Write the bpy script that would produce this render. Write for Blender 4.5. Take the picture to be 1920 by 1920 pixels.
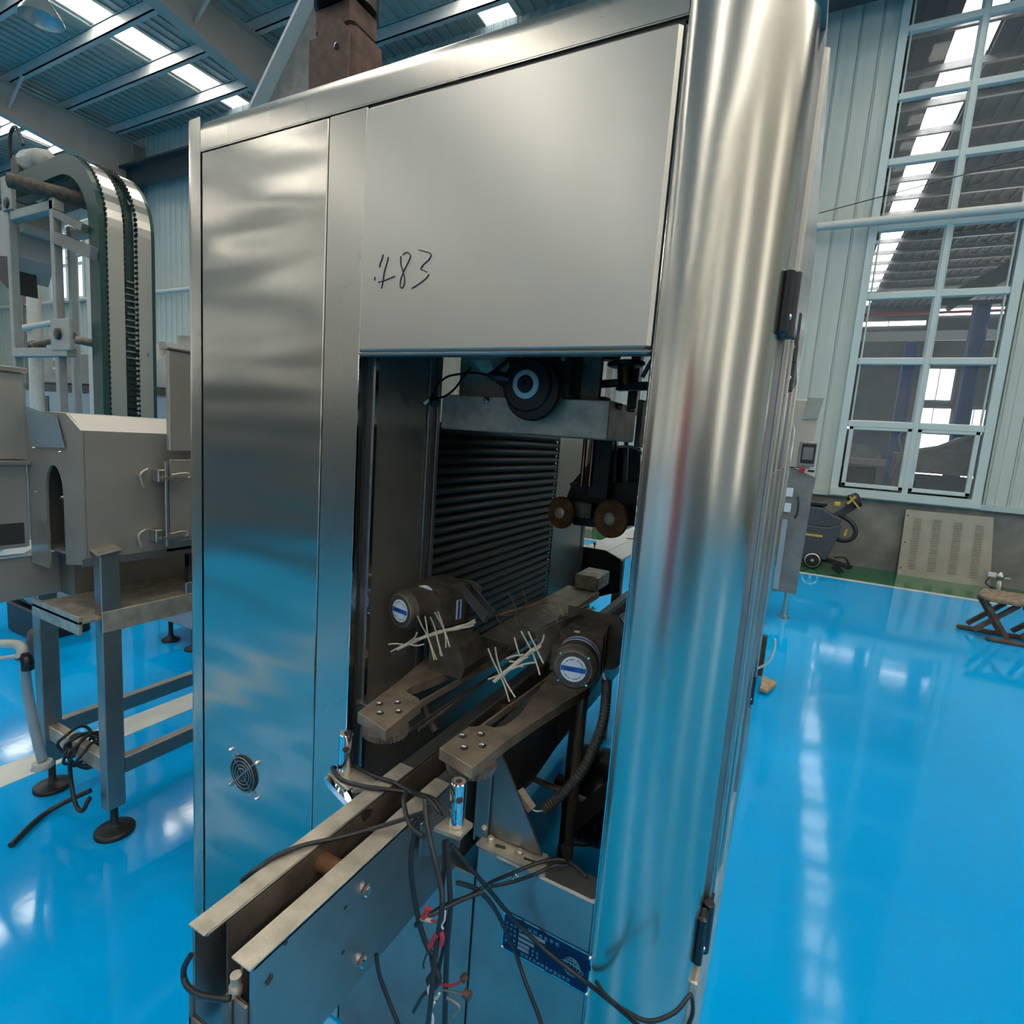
import bpy, math, random
from mathutils import Vector, Matrix
random.seed(4)
SC = bpy.context.scene
for o in list(bpy.data.objects): bpy.data.objects.remove(o)
COL = SC.collection
PI = math.pi
# ---------------------------------------------------------------- camera
cam_d = bpy.data.cameras.new('camera'); cam = bpy.data.objects.new('camera', cam_d); COL.objects.link(cam)
cam_d.sensor_width = 36; cam_d.sensor_fit = 'HORIZONTAL'; cam_d.lens = 36 * 1017.72 / 1920
cam_d.clip_start = .02; cam_d.clip_end = 200
cam.matrix_world = Matrix(((0.8819204,-0.1263480,0.4541504,0.0000000),(0.4658060,0.0856169,-0.8807352,0.0000000),(0.0723962,0.9882843,0.1343610,1.5000000),(0,0,0,1)))
SC.camera = cam
# ---------------------------------------------------------------- world, exposure, area lights
SC.view_settings.view_transform = 'Standard'; SC.view_settings.look = 'None'
SC.view_settings.gamma = 1; SC.view_settings.use_curve_mapping = False
SC.view_settings.exposure = 0
w = bpy.data.worlds.new('sky'); SC.world = w; w.use_nodes = True
w.node_tree.nodes['Background'].inputs[0].default_value = (.80, .90, 1, 1)
w.node_tree.nodes['Background'].inputs[1].default_value = 2.2
SKY_PANEL = 18.0      # daylight coming through the translucent roof panels
# ---------------------------------------------------------------- mesh helpers
class MB:
    def __init__(s): s.v = []; s.f = []; s.sm = []
    def add(s, vs, fs, smooth=False):
        n = len(s.v); s.v += [tuple(v) for v in vs]
        s.f += [tuple(i + n for i in f) for f in fs]; s.sm += [smooth] * len(fs); return s
    def box(s, a, b):
        x0, y0, z0 = [min(p, q) for p, q in zip(a, b)]; x1, y1, z1 = [max(p, q) for p, q in zip(a, b)]
        return s.add([(x0,y0,z0),(x1,y0,z0),(x1,y1,z0),(x0,y1,z0),(x0,y0,z1),(x1,y0,z1),(x1,y1,z1),(x0,y1,z1)],
                     [(0,3,2,1),(4,5,6,7),(0,1,5,4),(1,2,6,5),(2,3,7,6),(3,0,4,7)])
    def bbox(s, a, b, r=.003):
        # box with chamfered edges
        x0, y0, z0 = [min(p, q) for p, q in zip(a, b)]; x1, y1, z1 = [max(p, q) for p, q in zip(a, b)]
        r = min(r, (x1-x0)*.45, (y1-y0)*.45, (z1-z0)*.45)
        vs = []
        for z, k in ((z0, r), (z0+r, 0), (z1-r, 0), (z1, r)):
            for (x, y) in ((x0+r+k,y0+k),(x1-r-k,y0+k),(x1-k,y0+r+k),(x1-k,y1-r-k),(x1-r-k,y1-k),(x0+r+k,y1-k),(x0+k,y1-r-k),(x0+k,y0+r+k)):
                vs.append((x, y, z))
        fs = [tuple(range(7, -1, -1)), tuple(range(24, 32))]
        for L in range(3):
            for i in range(8):
                j = (i+1) % 8; fs.append((L*8+i, L*8+j, L*8+8+j, L*8+8+i))
        return s.add(vs, fs)
    def obox(s, p, q, w, h, up=(0,0,1)):
        # bar from p to q, width w across, height h along up
        p = Vector(p); q = Vector(q); d = (q-p).normalized(); u = Vector(up)
        x = d.cross(u)
        if x.length < 1e-4: u = Vector((0,1,0)); x = d.cross(u)
        x.normalize(); u = x.cross(d).normalized(); vs = []
        for c in (p, q):
            for a, b in ((-1,-1),(1,-1),(1,1),(-1,1)): vs.append(c + x*a*w/2 + u*b*h/2)
        return s.add(vs, [(0,1,2,3),(7,6,5,4),(0,4,5,1),(1,5,6,2),(2,6,7,3),(3,7,4,0)])
    def lathe(s, p, q, prof, n=24, smooth=True, cap=True):
        # prof: list of (t along p->q in metres, radius)
        p = Vector(p); d = (Vector(q)-p).normalized(); u = Vector((0,0,1)) if abs(d.z) < .9 else Vector((1,0,0))
        x = d.cross(u).normalized(); y = d.cross(x).normalized()
        vs = []
        for t, r in prof:
            for i in range(n):
                a = 2*PI*i/n; vs.append(p + d*t + (x*math.cos(a)+y*math.sin(a))*r)
        fs = []
        for k in range(len(prof)-1):
            for i in range(n):
                j = (i+1) % n; fs.append((k*n+i, k*n+j, (k+1)*n+j, (k+1)*n+i))
        s.add(vs, fs, smooth)
        if cap:
            if prof[0][1] > 1e-5: s.add(vs[:n], [tuple(range(n))])
            if prof[-1][1] > 1e-5: s.add(vs[-n:], [tuple(range(n-1, -1, -1))])
        return s
    def cyl(s, p, q, r, n=20, r2=None, bev=0):
        L = (Vector(q)-Vector(p)).length; r2 = r if r2 is None else r2
        if bev:
            s.lathe(p, q, [(0, r-bev), (bev, r)], n, True); s.sm[-1] = False
            return s.lathe(p, q, [(bev, r), (L-bev, r2)], n, True, False).lathe(p, q, [(L-bev, r2), (L, r2-bev)], n, True)
        return s.lathe(p, q, [(0, r), (L, r2)], n)
    def tube(s, pts, r, n=8, sub=5, closed=False):
        P = [Vector(p) for p in pts]
        if sub > 1 and len(P) > 2:
            Q = []; m = len(P)
            for i in range(m if closed else m-1):
                a, b, c, d = (P[(i-1) % m], P[i], P[(i+1) % m], P[(i+2) % m]) if closed else (P[max(i-1,0)], P[i], P[i+1], P[min(i+2,m-1)])
                for k in range(sub):
                    t = k/sub
                    Q.append(.5*((2*b)+(c-a)*t+(2*a-5*b+4*c-d)*t*t+(3*b-a-3*c+d)*t**3))
            if not closed: Q.append(P[-1])
            P = Q
        m = len(P); vs = []; prev = None
        for i in range(m):
            if closed: d = P[(i+1) % m]-P[i-1]
            else: d = P[min(i+1,m-1)]-P[max(i-1,0)]
            d.normalize()
            if prev is None:
                u = Vector((0,0,1)) if abs(d.z) < .9 else Vector((1,0,0)); x = d.cross(u).normalized()
            else: x = (prev - d*prev.dot(d)).normalized()
            prev = x; y = d.cross(x)
            for k in range(n):
                a = 2*PI*k/n; vs.append(P[i]+(x*math.cos(a)+y*math.sin(a))*r)
        fs = []
        for i in range(m if closed else m-1):
            for k in range(n):
                j = (k+1) % n; i2 = (i+1) % m; fs.append((i*n+k, i*n+j, i2*n+j, i2*n+k))
        s.add(vs, fs, True)
        if not closed: s.add(vs[:n], [tuple(range(n-1,-1,-1))]); s.add(vs[-n:], [tuple(range(n))])
        return s
    def prism(s, poly, off, smooth=False):
        # poly: 3D polygon, extruded by the vector off
        n = len(poly); off = Vector(off); A = [Vector(p) for p in poly]; B = [a+off for a in A]
        fs = [tuple(range(n)), tuple(range(2*n-1, n-1, -1))]
        s.add(A+B, fs)
        k = len(s.v)-2*n
        for i in range(n):
            j = (i+1) % n; s.f.append((k+i, k+n+i, k+n+j, k+j)); s.sm.append(smooth)
        return s
    def sheet(s, prof, off, t=None, smooth=True):
        # open profile swept by the vector off
        n = len(prof); off = Vector(off); A = [Vector(p) for p in prof]; B = [a+off for a in A]
        return s.add(A+B, [(i, i+1, n+i+1, n+i) for i in range(n-1)], smooth)
def world_loc(o):
    v = Vector((0,0,0))
    while o is not None: v += o.location; o = o.parent
    return v
def obj(name, mb, m, parent=None, loc=None, label=None, kind=None, bev=0):
    # one mesh object; geometry is given in room coordinates
    me = bpy.data.meshes.new(name)
    base = Vector(loc) if loc is not None else Vector((0,0,0))
    o = bpy.data.objects.new(name, me); COL.objects.link(o)
    if parent is not None:
        o.parent = parent; c = world_loc(parent)
        if loc is not None: o.location = base - c
    else:
        c = Vector((0,0,0)); o.location = base
    w0 = base if loc is not None else c
    me.from_pydata([tuple(Vector(v)-w0) for v in mb.v], [], mb.f)
    me.polygons.foreach_set('use_smooth', mb.sm); me.update()
    bm_ = __import__('bmesh').new(); bm_.from_mesh(me); __import__('bmesh').ops.recalc_face_normals(bm_, faces=bm_.faces); bm_.to_mesh(me); bm_.free()
    me.materials.append(m)
    if bev:
        b = o.modifiers.new('edge', 'BEVEL'); b.width = bev; b.segments = 2; b.limit_method = 'ANGLE'; b.angle_limit = .7
    if label: o['label'] = label
    if kind: o['kind'] = kind
    return o
def thing(name, loc, label, cat, group=None):
    o = bpy.data.objects.new(name, None); COL.objects.link(o); o.location = loc; o.empty_display_size = .05
    o['label'] = label; o['category'] = cat
    if group: o['group'] = group
    return o
def tag(o, label, cat, group=None, kind=None):
    o['label'] = label; o['category'] = cat
    if group: o['group'] = group
    if kind: o['kind'] = kind
    return o
def struct(name, mb, m, loc=None, bev=0): return obj(name, mb, m, None, loc, None, 'structure', bev)
def copy_part(o, parent, dloc):
    c = o.copy(); COL.objects.link(c); c.parent = parent; c.location = Vector(o.location)+Vector(dloc)
    for ch in o.children: copy_part(ch, c, (0,0,0))
    return c
# ---------------------------------------------------------------- materials
def mat(name, col, rough=.5, metal=0, noise=0, nscale=20, bump=0, bscale=60, spec=.5, stretch=None, col2=None, alpha=1, emit=0, trans=0, coat=0, wave=0, aniso=0, rvar=0, wscale=2.2, wst=None):
    m = bpy.data.materials.new(name); m.use_nodes = True; nt = m.node_tree; N = nt.nodes; L = nt.links
    b = N['Principled BSDF']
    b.inputs['Base Color'].default_value = (*col, 1); b.inputs['Roughness'].default_value = rough
    b.inputs['Metallic'].default_value = metal; b.inputs['Specular IOR Level'].default_value = spec
    if alpha < 1: b.inputs['Alpha'].default_value = alpha
    if trans: b.inputs['Transmission Weight'].default_value = trans
    if coat: b.inputs['Coat Weight'].default_value = coat; b.inputs['Coat Roughness'].default_value = .05
    if emit: b.inputs['Emission Color'].default_value = (*col, 1); b.inputs['Emission Strength'].default_value = emit
    tc = N.new('ShaderNodeTexCoord'); mp = N.new('ShaderNodeMapping'); L.new(tc.outputs['Object'], mp.inputs[0])
    if stretch: mp.inputs['Scale'].default_value = stretch
    if noise:
        n = N.new('ShaderNodeTexNoise'); n.inputs['Scale'].default_value = nscale; n.inputs['Detail'].default_value = 5
        L.new(mp.outputs[0], n.inputs[0])
        r = N.new('ShaderNodeValToRGB'); r.color_ramp.elements[0].position = .35; r.color_ramp.elements[1].position = .68
        c2 = col2 if col2 else tuple(c*(1-noise) for c in col)
        r.color_ramp.elements[0].color = (*c2, 1); r.color_ramp.elements[1].color = (*col, 1)
        L.new(n.outputs[0], r.inputs[0]); L.new(r.outputs[0], b.inputs['Base Color'])
        if rvar:
            mr = N.new('ShaderNodeMapRange'); mr.inputs['To Min'].default_value = rough+rvar; mr.inputs['To Max'].default_value = rough-rvar*.4
            L.new(n.outputs[0], mr.inputs[0]); L.new(mr.outputs[0], b.inputs['Roughness'])
    last = None
    if bump:
        n2 = N.new('ShaderNodeTexNoise'); n2.inputs['Scale'].default_value = bscale; n2.inputs['Detail'].default_value = 4
        L.new(mp.outputs[0], n2.inputs[0])
        bp = N.new('ShaderNodeBump'); bp.inputs['Strength'].default_value = bump; bp.inputs['Distance'].default_value = .002
        L.new(n2.outputs[0], bp.inputs['Height']); last = bp
    if wave:
        n3 = N.new('ShaderNodeTexNoise'); n3.inputs['Scale'].default_value = wscale; n3.inputs['Detail'].default_value = 1.2
        if wst:
            mw = N.new('ShaderNodeMapping'); mw.inputs['Scale'].default_value = wst; L.new(tc.outputs['Object'], mw.inputs[0]); L.new(mw.outputs[0], n3.inputs[0])
        else: L.new(tc.outputs['Object'], n3.inputs[0])
        bp2 = N.new('ShaderNodeBump'); bp2.inputs['Strength'].default_value = 1; bp2.inputs['Distance'].default_value = wave
        L.new(n3.outputs[0], bp2.inputs['Height'])
        if last: L.new(last.outputs[0], bp2.inputs['Normal'])
        last = bp2
    if last: L.new(last.outputs[0], b.inputs['Normal'])
    if aniso:
        b.inputs['Anisotropic'].default_value = aniso
        tg = N.new('ShaderNodeTangent'); tg.direction_type = 'RADIAL'; tg.axis = 'Z'; L.new(tg.outputs[0], b.inputs['Tangent'])
    return m
STEEL = (.565,.525,.46)
M = dict(
 steel = mat('brushed_steel', STEEL, .26, 1, .06, 5, .03, 420, stretch=(1,1,.25), wave=.0012, rvar=.05, wscale=3),
 steel_wavy = mat('brushed_steel_wavy', STEEL, .21, 1, .05, 5, .03, 420, stretch=(1,1,.25), wave=.012, rvar=.04, wscale=2.0, wst=(.7,1,3.2)),
 steel_satin = mat('satin_steel', (.585,.55,.49), .31, 1, .05, 5, .03, 420, stretch=(1,1,.3), wave=.0012, rvar=.04),
 steel_col = mat('column_steel', STEEL, .22, 1, .12, 8, .03, 420, stretch=(1,1,.12), wave=.0045, rvar=.05, wscale=3.0, wst=(1,1,1.3)),
 steel_worn = mat('worn_steel', (.62,.545,.43), .40, .5, .35, 26, .2, 160, rvar=.12),
 steel_dark = mat('grimy_steel', (.26,.21,.165), .42, .5, .5, 14, .2, 90, rvar=.12),
 steel_arm = mat('oily_plate', (.34,.26,.19), .45, .45, .45, 18, .3, 120, rvar=.12),
 steel_grey = mat('dull_steel', (.37,.36,.34), .36, .9, .2, 8, .06, 220, rvar=.08),
 steel_inner = mat('inner_steel', (.42,.36,.29), .22, .7, .3, 4, .05, 220, rvar=.08),
 chrome = mat('chrome', (.78,.77,.75), .08, 1, .1, 60, .05, 200),
 dark = mat('black_paint', (.012,.012,.013), .45, 0, .3, 20, .1, 80),
 black = mat('black_plastic', (.010,.011,.012), .32, 0),
 cable = mat('black_cable', (.017,.018,.020), .42, 0, .2, 60),
 motor = mat('dusty_motor', (.10,.08,.058), .62, .1, .55, 28, .3, 150),
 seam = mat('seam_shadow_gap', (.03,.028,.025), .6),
 floor = mat('blue_epoxy', (.0,.385,.82), .07, 0, .08, .55, .06, 26, spec=.28, rvar=.02, wave=.003, wscale=1.3),
 green = mat('green_epoxy', (.010,.14,.055), .14, 0, .3, 2.5, .1, 30),
 white_line = mat('line_paint', (.62,.64,.58), .3, 0, .15, 8),
 clad = mat('pale_green_cladding', (.54,.58,.52), .36, 0, .06, 1.2, .02, 30),
 clad_trim = mat('pale_green_trim', (.44,.54,.51), .4, 0, .05, 3),
 concrete = mat('concrete_plinth', (.30,.285,.245), .85, 0, .35, 2.4, .6, 22, col2=(.155,.155,.145)),
 roof = mat('roof_sheet_blue_grey', (.36,.395,.36), .5, 0, .08, 1),
 beam = mat('grey_steel_beam', (.40,.375,.33), .55, 0, .12, 3),
 purlin = mat('galvanised_purlin', (.50,.52,.49), .45, 0, .12, 5),
 beam_dark = mat('dark_crane_rail', (.035,.05,.06), .45, 0, .2, 5),
 beam_pale = mat('pale_painted_steel', (.60,.60,.55), .5),
 win = mat('white_window_frame', (.55,.63,.60), .4),
 panel_sky = mat('translucent_roof_panel', (1.0,.955,.87), .6, emit=SKY_PANEL),
 glass = mat('window_glass', (.75,.8,.8), .02, 0, alpha=.07, spec=.6),
 green_chain = mat('green_chain_guide', (.008,.055,.045), .4, 0, .3, 20),
 white_paint = mat('white_painted_frame', (.34,.345,.30), .45, 0, .15, 10),
 pvc = mat('white_pvc_pipe', (.60,.58,.50), .35, 0, .12, 15),
 pvc_grey = mat('grey_pvc_pipe', (.30,.37,.40), .35, 0, .12, 15),
 rust = mat('rusty_brown', (.26,.115,.04), .65, .2, .5, 35, .4, 120),
 rust_dull = mat('dull_rust', (.12,.07,.05), .65, .3, .45, 30, .3, 120),
 brass = mat('tarnished_brass', (.35,.20,.07), .35, 1, .4, 40),
 copper = mat('copper_rod', (.45,.24,.17), .35, 1, .3, 40),
 label_white = mat('paper_label', (.72,.76,.78), .4, 0, .1, 60),
 label_blue = mat('blue_print', (.01,.10,.42), .4),
 ink = mat('marker_ink', (.03,.016,.018), .5),
 plate_blue = mat('blue_nameplate', (.003,.022,.085), .4, .0, .15, 60, spec=.2),
 plate_text = mat('nameplate_print', (.10,.33,.45), .4, .3),
 plate_field = mat('nameplate_field', (.38,.44,.44), .4, .5, .2, 90),
 red = mat('red_plastic', (.45,.02,.02), .4),
 redwire = mat('red_wire', (.35,.03,.04), .45),
 white_wire = mat('white_wire', (.70,.70,.64), .45),
 ties = mat('straw_pale', (.52,.44,.33), .6, 0, .25, 60),
 ties_brown = mat('straw_brown', (.26,.15,.08), .7, 0, .4, 60),
 wood = mat('worn_wood', (.16,.09,.055), .7, 0, .5, 18, .3, 80),
 seat = mat('mottled_seat', (.30,.22,.15), .8, 0, .6, 25, .4, 60),
 scrub = mat('scrubber_grey_plastic', (.055,.063,.070), .42, 0, .1, 20),
 yellow = mat('yellow_plastic', (.55,.36,.05), .4),
 tan_metal = mat('tan_sheet_metal', (.36,.34,.27), .42, .35, .15, 5, .05, 30),
 slot = mat('louvre_shade_brown', (.20,.175,.13), .5),  # darker than the tan sheet: louvre shadow put into the colour
 screen = mat('grey_screen', (.09,.10,.105), .12),
 plaster = mat('white_table_top', (.62,.63,.62), .25, 0, .06, 6),
 tank = mat('dull_machine_grey', (.27,.26,.24), .4, .4, .3, 6),
 cabinet = mat('pale_blue_cabinet', (.30,.36,.40), .45, 0, .08, 5),
 blue_col = mat('blue_painted_column', (.01,.09,.34), .5),
 far_wall = mat('far_hall_wall', (.17,.172,.168), .7, 0, .2, 1.5),
 far_roof = mat('far_hall_roof', (.11,.105,.10), .7, 0, .3, 1.2),
 daylight = mat('far_daylight_opening', (.93,.96,1.0), .6, emit=6),
 fill_glow = mat('added_fill_window', (1.0,.93,.82), .6, emit=1.8),  # emissive panes of the added windows out of view, used as fill
 paper = mat('plywood_scrap', (.50,.34,.20), .7, 0, .4, 40),
 warm_wall = mat('rear_hall_wall', (.56,.52,.46), .6, 0, .1, 1),
 bellows = mat('black_shutter', (.007,.0065,.006), .36, .1),
 clear = mat('smoky_acrylic', (.25,.32,.36), .1, 0, alpha=.75),
 tunnel = mat('tunnel_sheet_steel', (.40,.375,.325), .40, .55, .12, 5, .04, 200),
 flex = mat('corrugated_hose', (.045,.038,.030), .5),
 lamp = mat('lamp_shade', (.50,.52,.50), .3, .6),
)
# ================================================================ the hall
WX0, WX1, WY0, WY1, CZ = -27.0, 9.0, -30.0, 9.4, 9.0
struct('floor', MB().box((WX0,WY0,-.1),(WX1,WY1+.2,0)), M['floor'])
struct('trim_1', MB().box((WX0,8.2,0),(WX1,9.38,.0015)), M['green'])
struct('trim_2', MB().box((WX0,8.09,0),(WX1,8.2,.0018)), M['white_line'])
struct('trim_3', MB().box((-2.76,-6,0),(-2.60,7.6,.0018)), M['white_line'])
# back wall: plinth, one cladding sheet after the other, tall window openings
W1 = (.56, 2.12, 1.08, 8.6); W2 = (-22.5, -20.5, 4.85, 7.0)
wb = struct('wall_back', MB().box((WX0,WY1,0),(WX1,WY1+.2,1.0)), M['concrete'])
def clad(x0, x1, z0, z1):
    h = MB(); d = .022
    for (a, b, y) in ((0, .8, 0), (.8, 1, d)): pass
    y = WY1
    h.box((x0+.003, y-.012, z0), (x1-.003, y+.04, z1))
    h.box((x0+.030, y-.030, z0), (x0+.052, y-.012, z1))
    h.box((x0+.125, y-.018, z0), (x0+.135, y-.012, z1))
    return h
proto = {}
obj('backing_sheet', MB().box((WX0,WY1+.045,1.0),(W2[0],WY1+.06,CZ)).box((W2[0],WY1+.045,1.0),(W2[1],WY1+.06,W2[2])).box((W2[0],WY1+.045,W2[3]),(W2[1],WY1+.06,CZ)).box((W2[1],WY1+.045,1.0),(W1[0],WY1+.06,CZ)).box((W1[0],WY1+.045,W1[3]),(W1[1],WY1+.06,CZ)).box((W1[0],WY1+.045,1.0),(W1[1],WY1+.06,W1[2])).box((W1[1],WY1+.045,1.0),(WX1,WY1+.06,CZ)), M['beam'], wb)
x = WX0
while x < WX1-.01:
    x1 = x+.25
    segs = [(1.0, CZ)]
    for W in (W1, W2):
        if x1 > W[0]+.02 and x < W[1]-.02: segs = [(1.0, W[2]), (W[3], CZ)]
    for z0, z1 in segs:
        k = (z0, z1)
        if k in proto:
            c = proto[k].copy(); COL.objects.link(c); c.location = (x, 0, 0)
        else:
            c = obj('cladding_sheet', clad(x, x1, z0, z1), M['clad'], wb, (x,0,0)); proto[k] = c
    x = x1
struct('trim_4', MB().box((WX0,WY1-.06,1.0),(WX1,WY1-.012,1.075)), M['clad_trim'])
# tall window at the right
def window(nm, W, bars, mull, fr=.07, depth=.10, casement=True):
    x0, x1, z0, z1 = W; y = WY1-.05
    h = MB(); h.box((x0-.10,y-.02,z0),(x0,y+.12,z1)).box((x1,y-.02,z0),(x1+.10,y+.12,z1)).box((x0-.10,y-.05,z0-.06),(x1+.10,y+.12,z0+.05)).box((x0-.10,y-.02,z1),(x1+.10,y+.12,z1+.06))
    wn = struct(nm, h, M['win'])
    zs = [z0+.05]+list(bars)+[z1]
    for b in bars: obj('transom', MB().bbox((x0,y-.01,b-.045),(x1,y+.07,b+.045),.008), M['win'], wn)
    for mx in mull: obj('mullion', MB().bbox((mx-.035,y-.015,z0),(mx+.035,y+.07,z1),.008), M['win'], wn)
    xs = [x0]+list(mull)+[x1]
    for i in range(len(xs)-1):
        for k in range(len(zs)-1):
            a, b = xs[i], xs[i+1]; c, d = zs[k], zs[k+1]
            f = .055 if (casement and k == 0) else .022
            q = MB(); yy = y-.005 if k == 0 else y+.01
            q.bbox((a+.03,yy,c+.03),(a+.03+f,yy+.05,d-.03),.006).bbox((b-.03-f,yy,c+.03),(b-.03,yy+.05,d-.03),.006)
            q.bbox((a+.03,yy,c+.03),(b-.03,yy+.05,c+.03+f),.006).bbox((a+.03,yy,d-.03-f),(b-.03,yy+.05,d-.03),.006)
            s = obj('sash', q, M['win'], wn)
            obj('pane', MB().box((a+.04,y+.03,c+.04),(b-.04,y+.036,d-.04)), M['glass'], s)
            if casement and k == 0:
                hx = mull[0] + (-.07 if i == 0 else .07)
                obj('handle', MB().cyl((hx,y-.03,c+.33),(hx,y-.03,c+.48),.008,8).cyl((hx,y-.03,c+.40),(hx,y+.01,c+.40),.008,8), M['win'], s)
    return wn
window('window_1', W1, (2.07,2.95,3.84,4.75,5.60,6.42,7.25,8.05), (1.37,))
window('window_2', W2, (5.95,6.5), (-21.5,), casement=False)
# other walls
def plain_wall(nm, a, b, holes=()):
    h = MB().box(a, b); o = struct(nm, h, M['warm_wall']); return o
plain_wall('wall_front', (WX0,WY0-.2,0), (WX1,WY0,CZ))
plain_wall('wall_right', (WX1,WY0,0), (WX1+.2,WY1+.2,CZ))
plain_wall('wall_left', (WX0-.2,WY0,0), (WX0,WY1+.2,CZ))
n = 3
for xc in (-20.5, -13.5, -6.5, .5, 6.5):  # windows added on the unseen front wall, glowing for frontal fill
    h = MB().box((xc-.95,WY0,1.0),(xc-.85,WY0+.12,7.2)).box((xc+.85,WY0,1.0),(xc+.95,WY0+.12,7.2)).box((xc-.95,WY0,.95),(xc+.95,WY0+.12,1.05)).box((xc-.95,WY0,7.2),(xc+.95,WY0+.12,7.3)).box((xc-.04,WY0,1.0),(xc+.04,WY0+.10,7.2))
    for k in range(6): h.box((xc-.9,WY0,2.0+.87*k),(xc+.9,WY0+.10,2.08+.87*k))
    wn = struct('window_%d' % n, h, M['win']); n += 1
    obj('pane', MB().box((xc-.86,WY0+.01,1.03),(xc+.86,WY0+.03,7.2)), M['fill_glow'], wn)
for yc in (-22.5, -16.0, -9.5, -3.0, 3.5):  # unseen right wall gets the same added glowing windows
    h = MB().box((WX1-.12,yc-.95,1.0),(WX1,yc-.85,7.2)).box((WX1-.12,yc+.85,1.0),(WX1,yc+.95,7.2)).box((WX1-.12,yc-.95,.95),(WX1,yc+.95,1.05)).box((WX1-.12,yc-.95,7.2),(WX1,yc+.95,7.3)).box((WX1-.1,yc-.04,1.0),(WX1,yc+.04,7.2))
    for k in range(6): h.box((WX1-.1,yc-.9,2.0+.87*k),(WX1,yc+.9,2.08+.87*k))
    wn = struct('window_%d' % n, h, M['win']); n += 1
    obj('pane', MB().box((WX1-.03,yc-.86,1.03),(WX1-.01,yc+.86,7.2)), M['fill_glow'], wn)
for yc in (-26.5, -19.5, -12.5, -5.5, 1.5):  # out-of-view windows added to brighten what the steel door reflects
    h = MB().box((WX0,yc-.95,1.0),(WX0+.12,yc-.85,7.2)).box((WX0,yc+.85,1.0),(WX0+.12,yc+.95,7.2)).box((WX0,yc-.95,.95),(WX0+.12,yc+.95,1.05)).box((WX0,yc-.95,7.2),(WX0+.12,yc+.95,7.3)).box((WX0,yc-.04,1.0),(WX0+.1,yc+.04,7.2))
    for k in range(6): h.box((WX0,yc-.9,2.0+.87*k),(WX0+.1,yc+.9,2.08+.87*k))
    wn = struct('window_%d' % n, h, M['win']); n += 1
    obj('pane', MB().box((WX0+.01,yc-.86,1.03),(WX0+.03,yc+.86,7.2)), M['fill_glow'], wn)
# roof: ribbed sheets with strips of translucent panels, purlins along x, rafters along y
SK = (-20.2, -13.05, -5.8, 1.5, 7.6); SW = .32
PY = [6.45+1.1*k for k in range(-32, 3)]
roof = MB(); roof.box((WX0,WY0,CZ+.12),(WX1,WY1+.2,CZ+.14))
xs = [WX0]
for s_ in SK: xs += [s_-SW, s_+SW]
xs.append(WX1)
ro = MB()
for i in range(0, len(xs), 2):
    ro.box((xs[i],WY0,CZ),(xs[i+1],WY1,CZ+.03))
    x = xs[i]+.1
    while x < xs[i+1]-.06:
        if x < 2: ro.box((x,WY0,CZ-.03),(x+.055,WY1,CZ))
        x += .24
struct('ceiling', ro, M['roof'])
pan = None
for s_ in SK:
    for k in range(len(PY)-1):
        q = MB().box((s_-SW,PY[k]+.14,CZ),(s_+SW,PY[k+1]-.02,CZ+.02))
        pass
cl = bpy.data.objects['ceiling']; first = None
for s_ in SK:
    for k in range(len(PY)-1):
        if PY[k+1] > 8.8: break
        if first is None:
            first = obj('skylight_panel', MB().box((s_-SW,PY[k]+.16,CZ-.004),(s_+SW,PY[k+1]-.03,CZ+.02)), M['panel_sky'], cl, (s_,PY[k],CZ))
        else:
            c = first.copy(); COL.objects.link(c); c.location = (s_,PY[k],CZ)
for k, y in enumerate(PY):
    h = MB().box((WX0,y-.01,CZ-.26),(WX1,y+.012,CZ-.03)).box((WX0,y-.03,CZ-.02),(WX1,y+.16,CZ-.006)).box((WX0,y-.01,CZ-.26),(WX1,y+.10,CZ-.245)).box((WX0,y-.01,CZ-.04),(WX1,y+.10,CZ-.03))
    obj('purlin', h, M['purlin'], cl)
for k, xr in enumerate((-24.0, -17.2, -10.2, -3.2, 3.8)):
    h = MB(); yb, zt = WY1-.35, CZ-.27
    # tapered web and two flanges
    h.prism([(xr-.008,WY0,zt-.55),(xr-.008,5.2,zt-.55),(xr-.008,yb,zt-1.05),(xr-.008,yb,zt),(xr-.008,WY0,zt)], (.016,0,0))
    h.box((xr-.14,WY0,zt-.02),(xr+.14,yb,zt)).obox((xr,WY0,zt-.56),(xr,5.2,zt-.56),.28,.02).obox((xr,5.2,zt-.56),(xr,yb,zt-1.06),.28,.02)
    h.box((xr-.14,yb,0),(xr+.14,yb+.02,zt)).box((xr-.14,yb+.28,0),(xr+.14,yb+.30,zt)).box((xr-.008,yb,0),(xr+.008,yb+.3,zt))
    rf = struct('trim_%d' % (5+k), h, M['beam'])
    for y in PY[::2]:
        if y > 8.5: continue
        for sg in (-1, 1): obj('fly_brace', MB().obox((xr+sg*.01,y,zt-.5),(xr+sg*.75,y,zt+.02),.05,.05), M['purlin'], rf)
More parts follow.
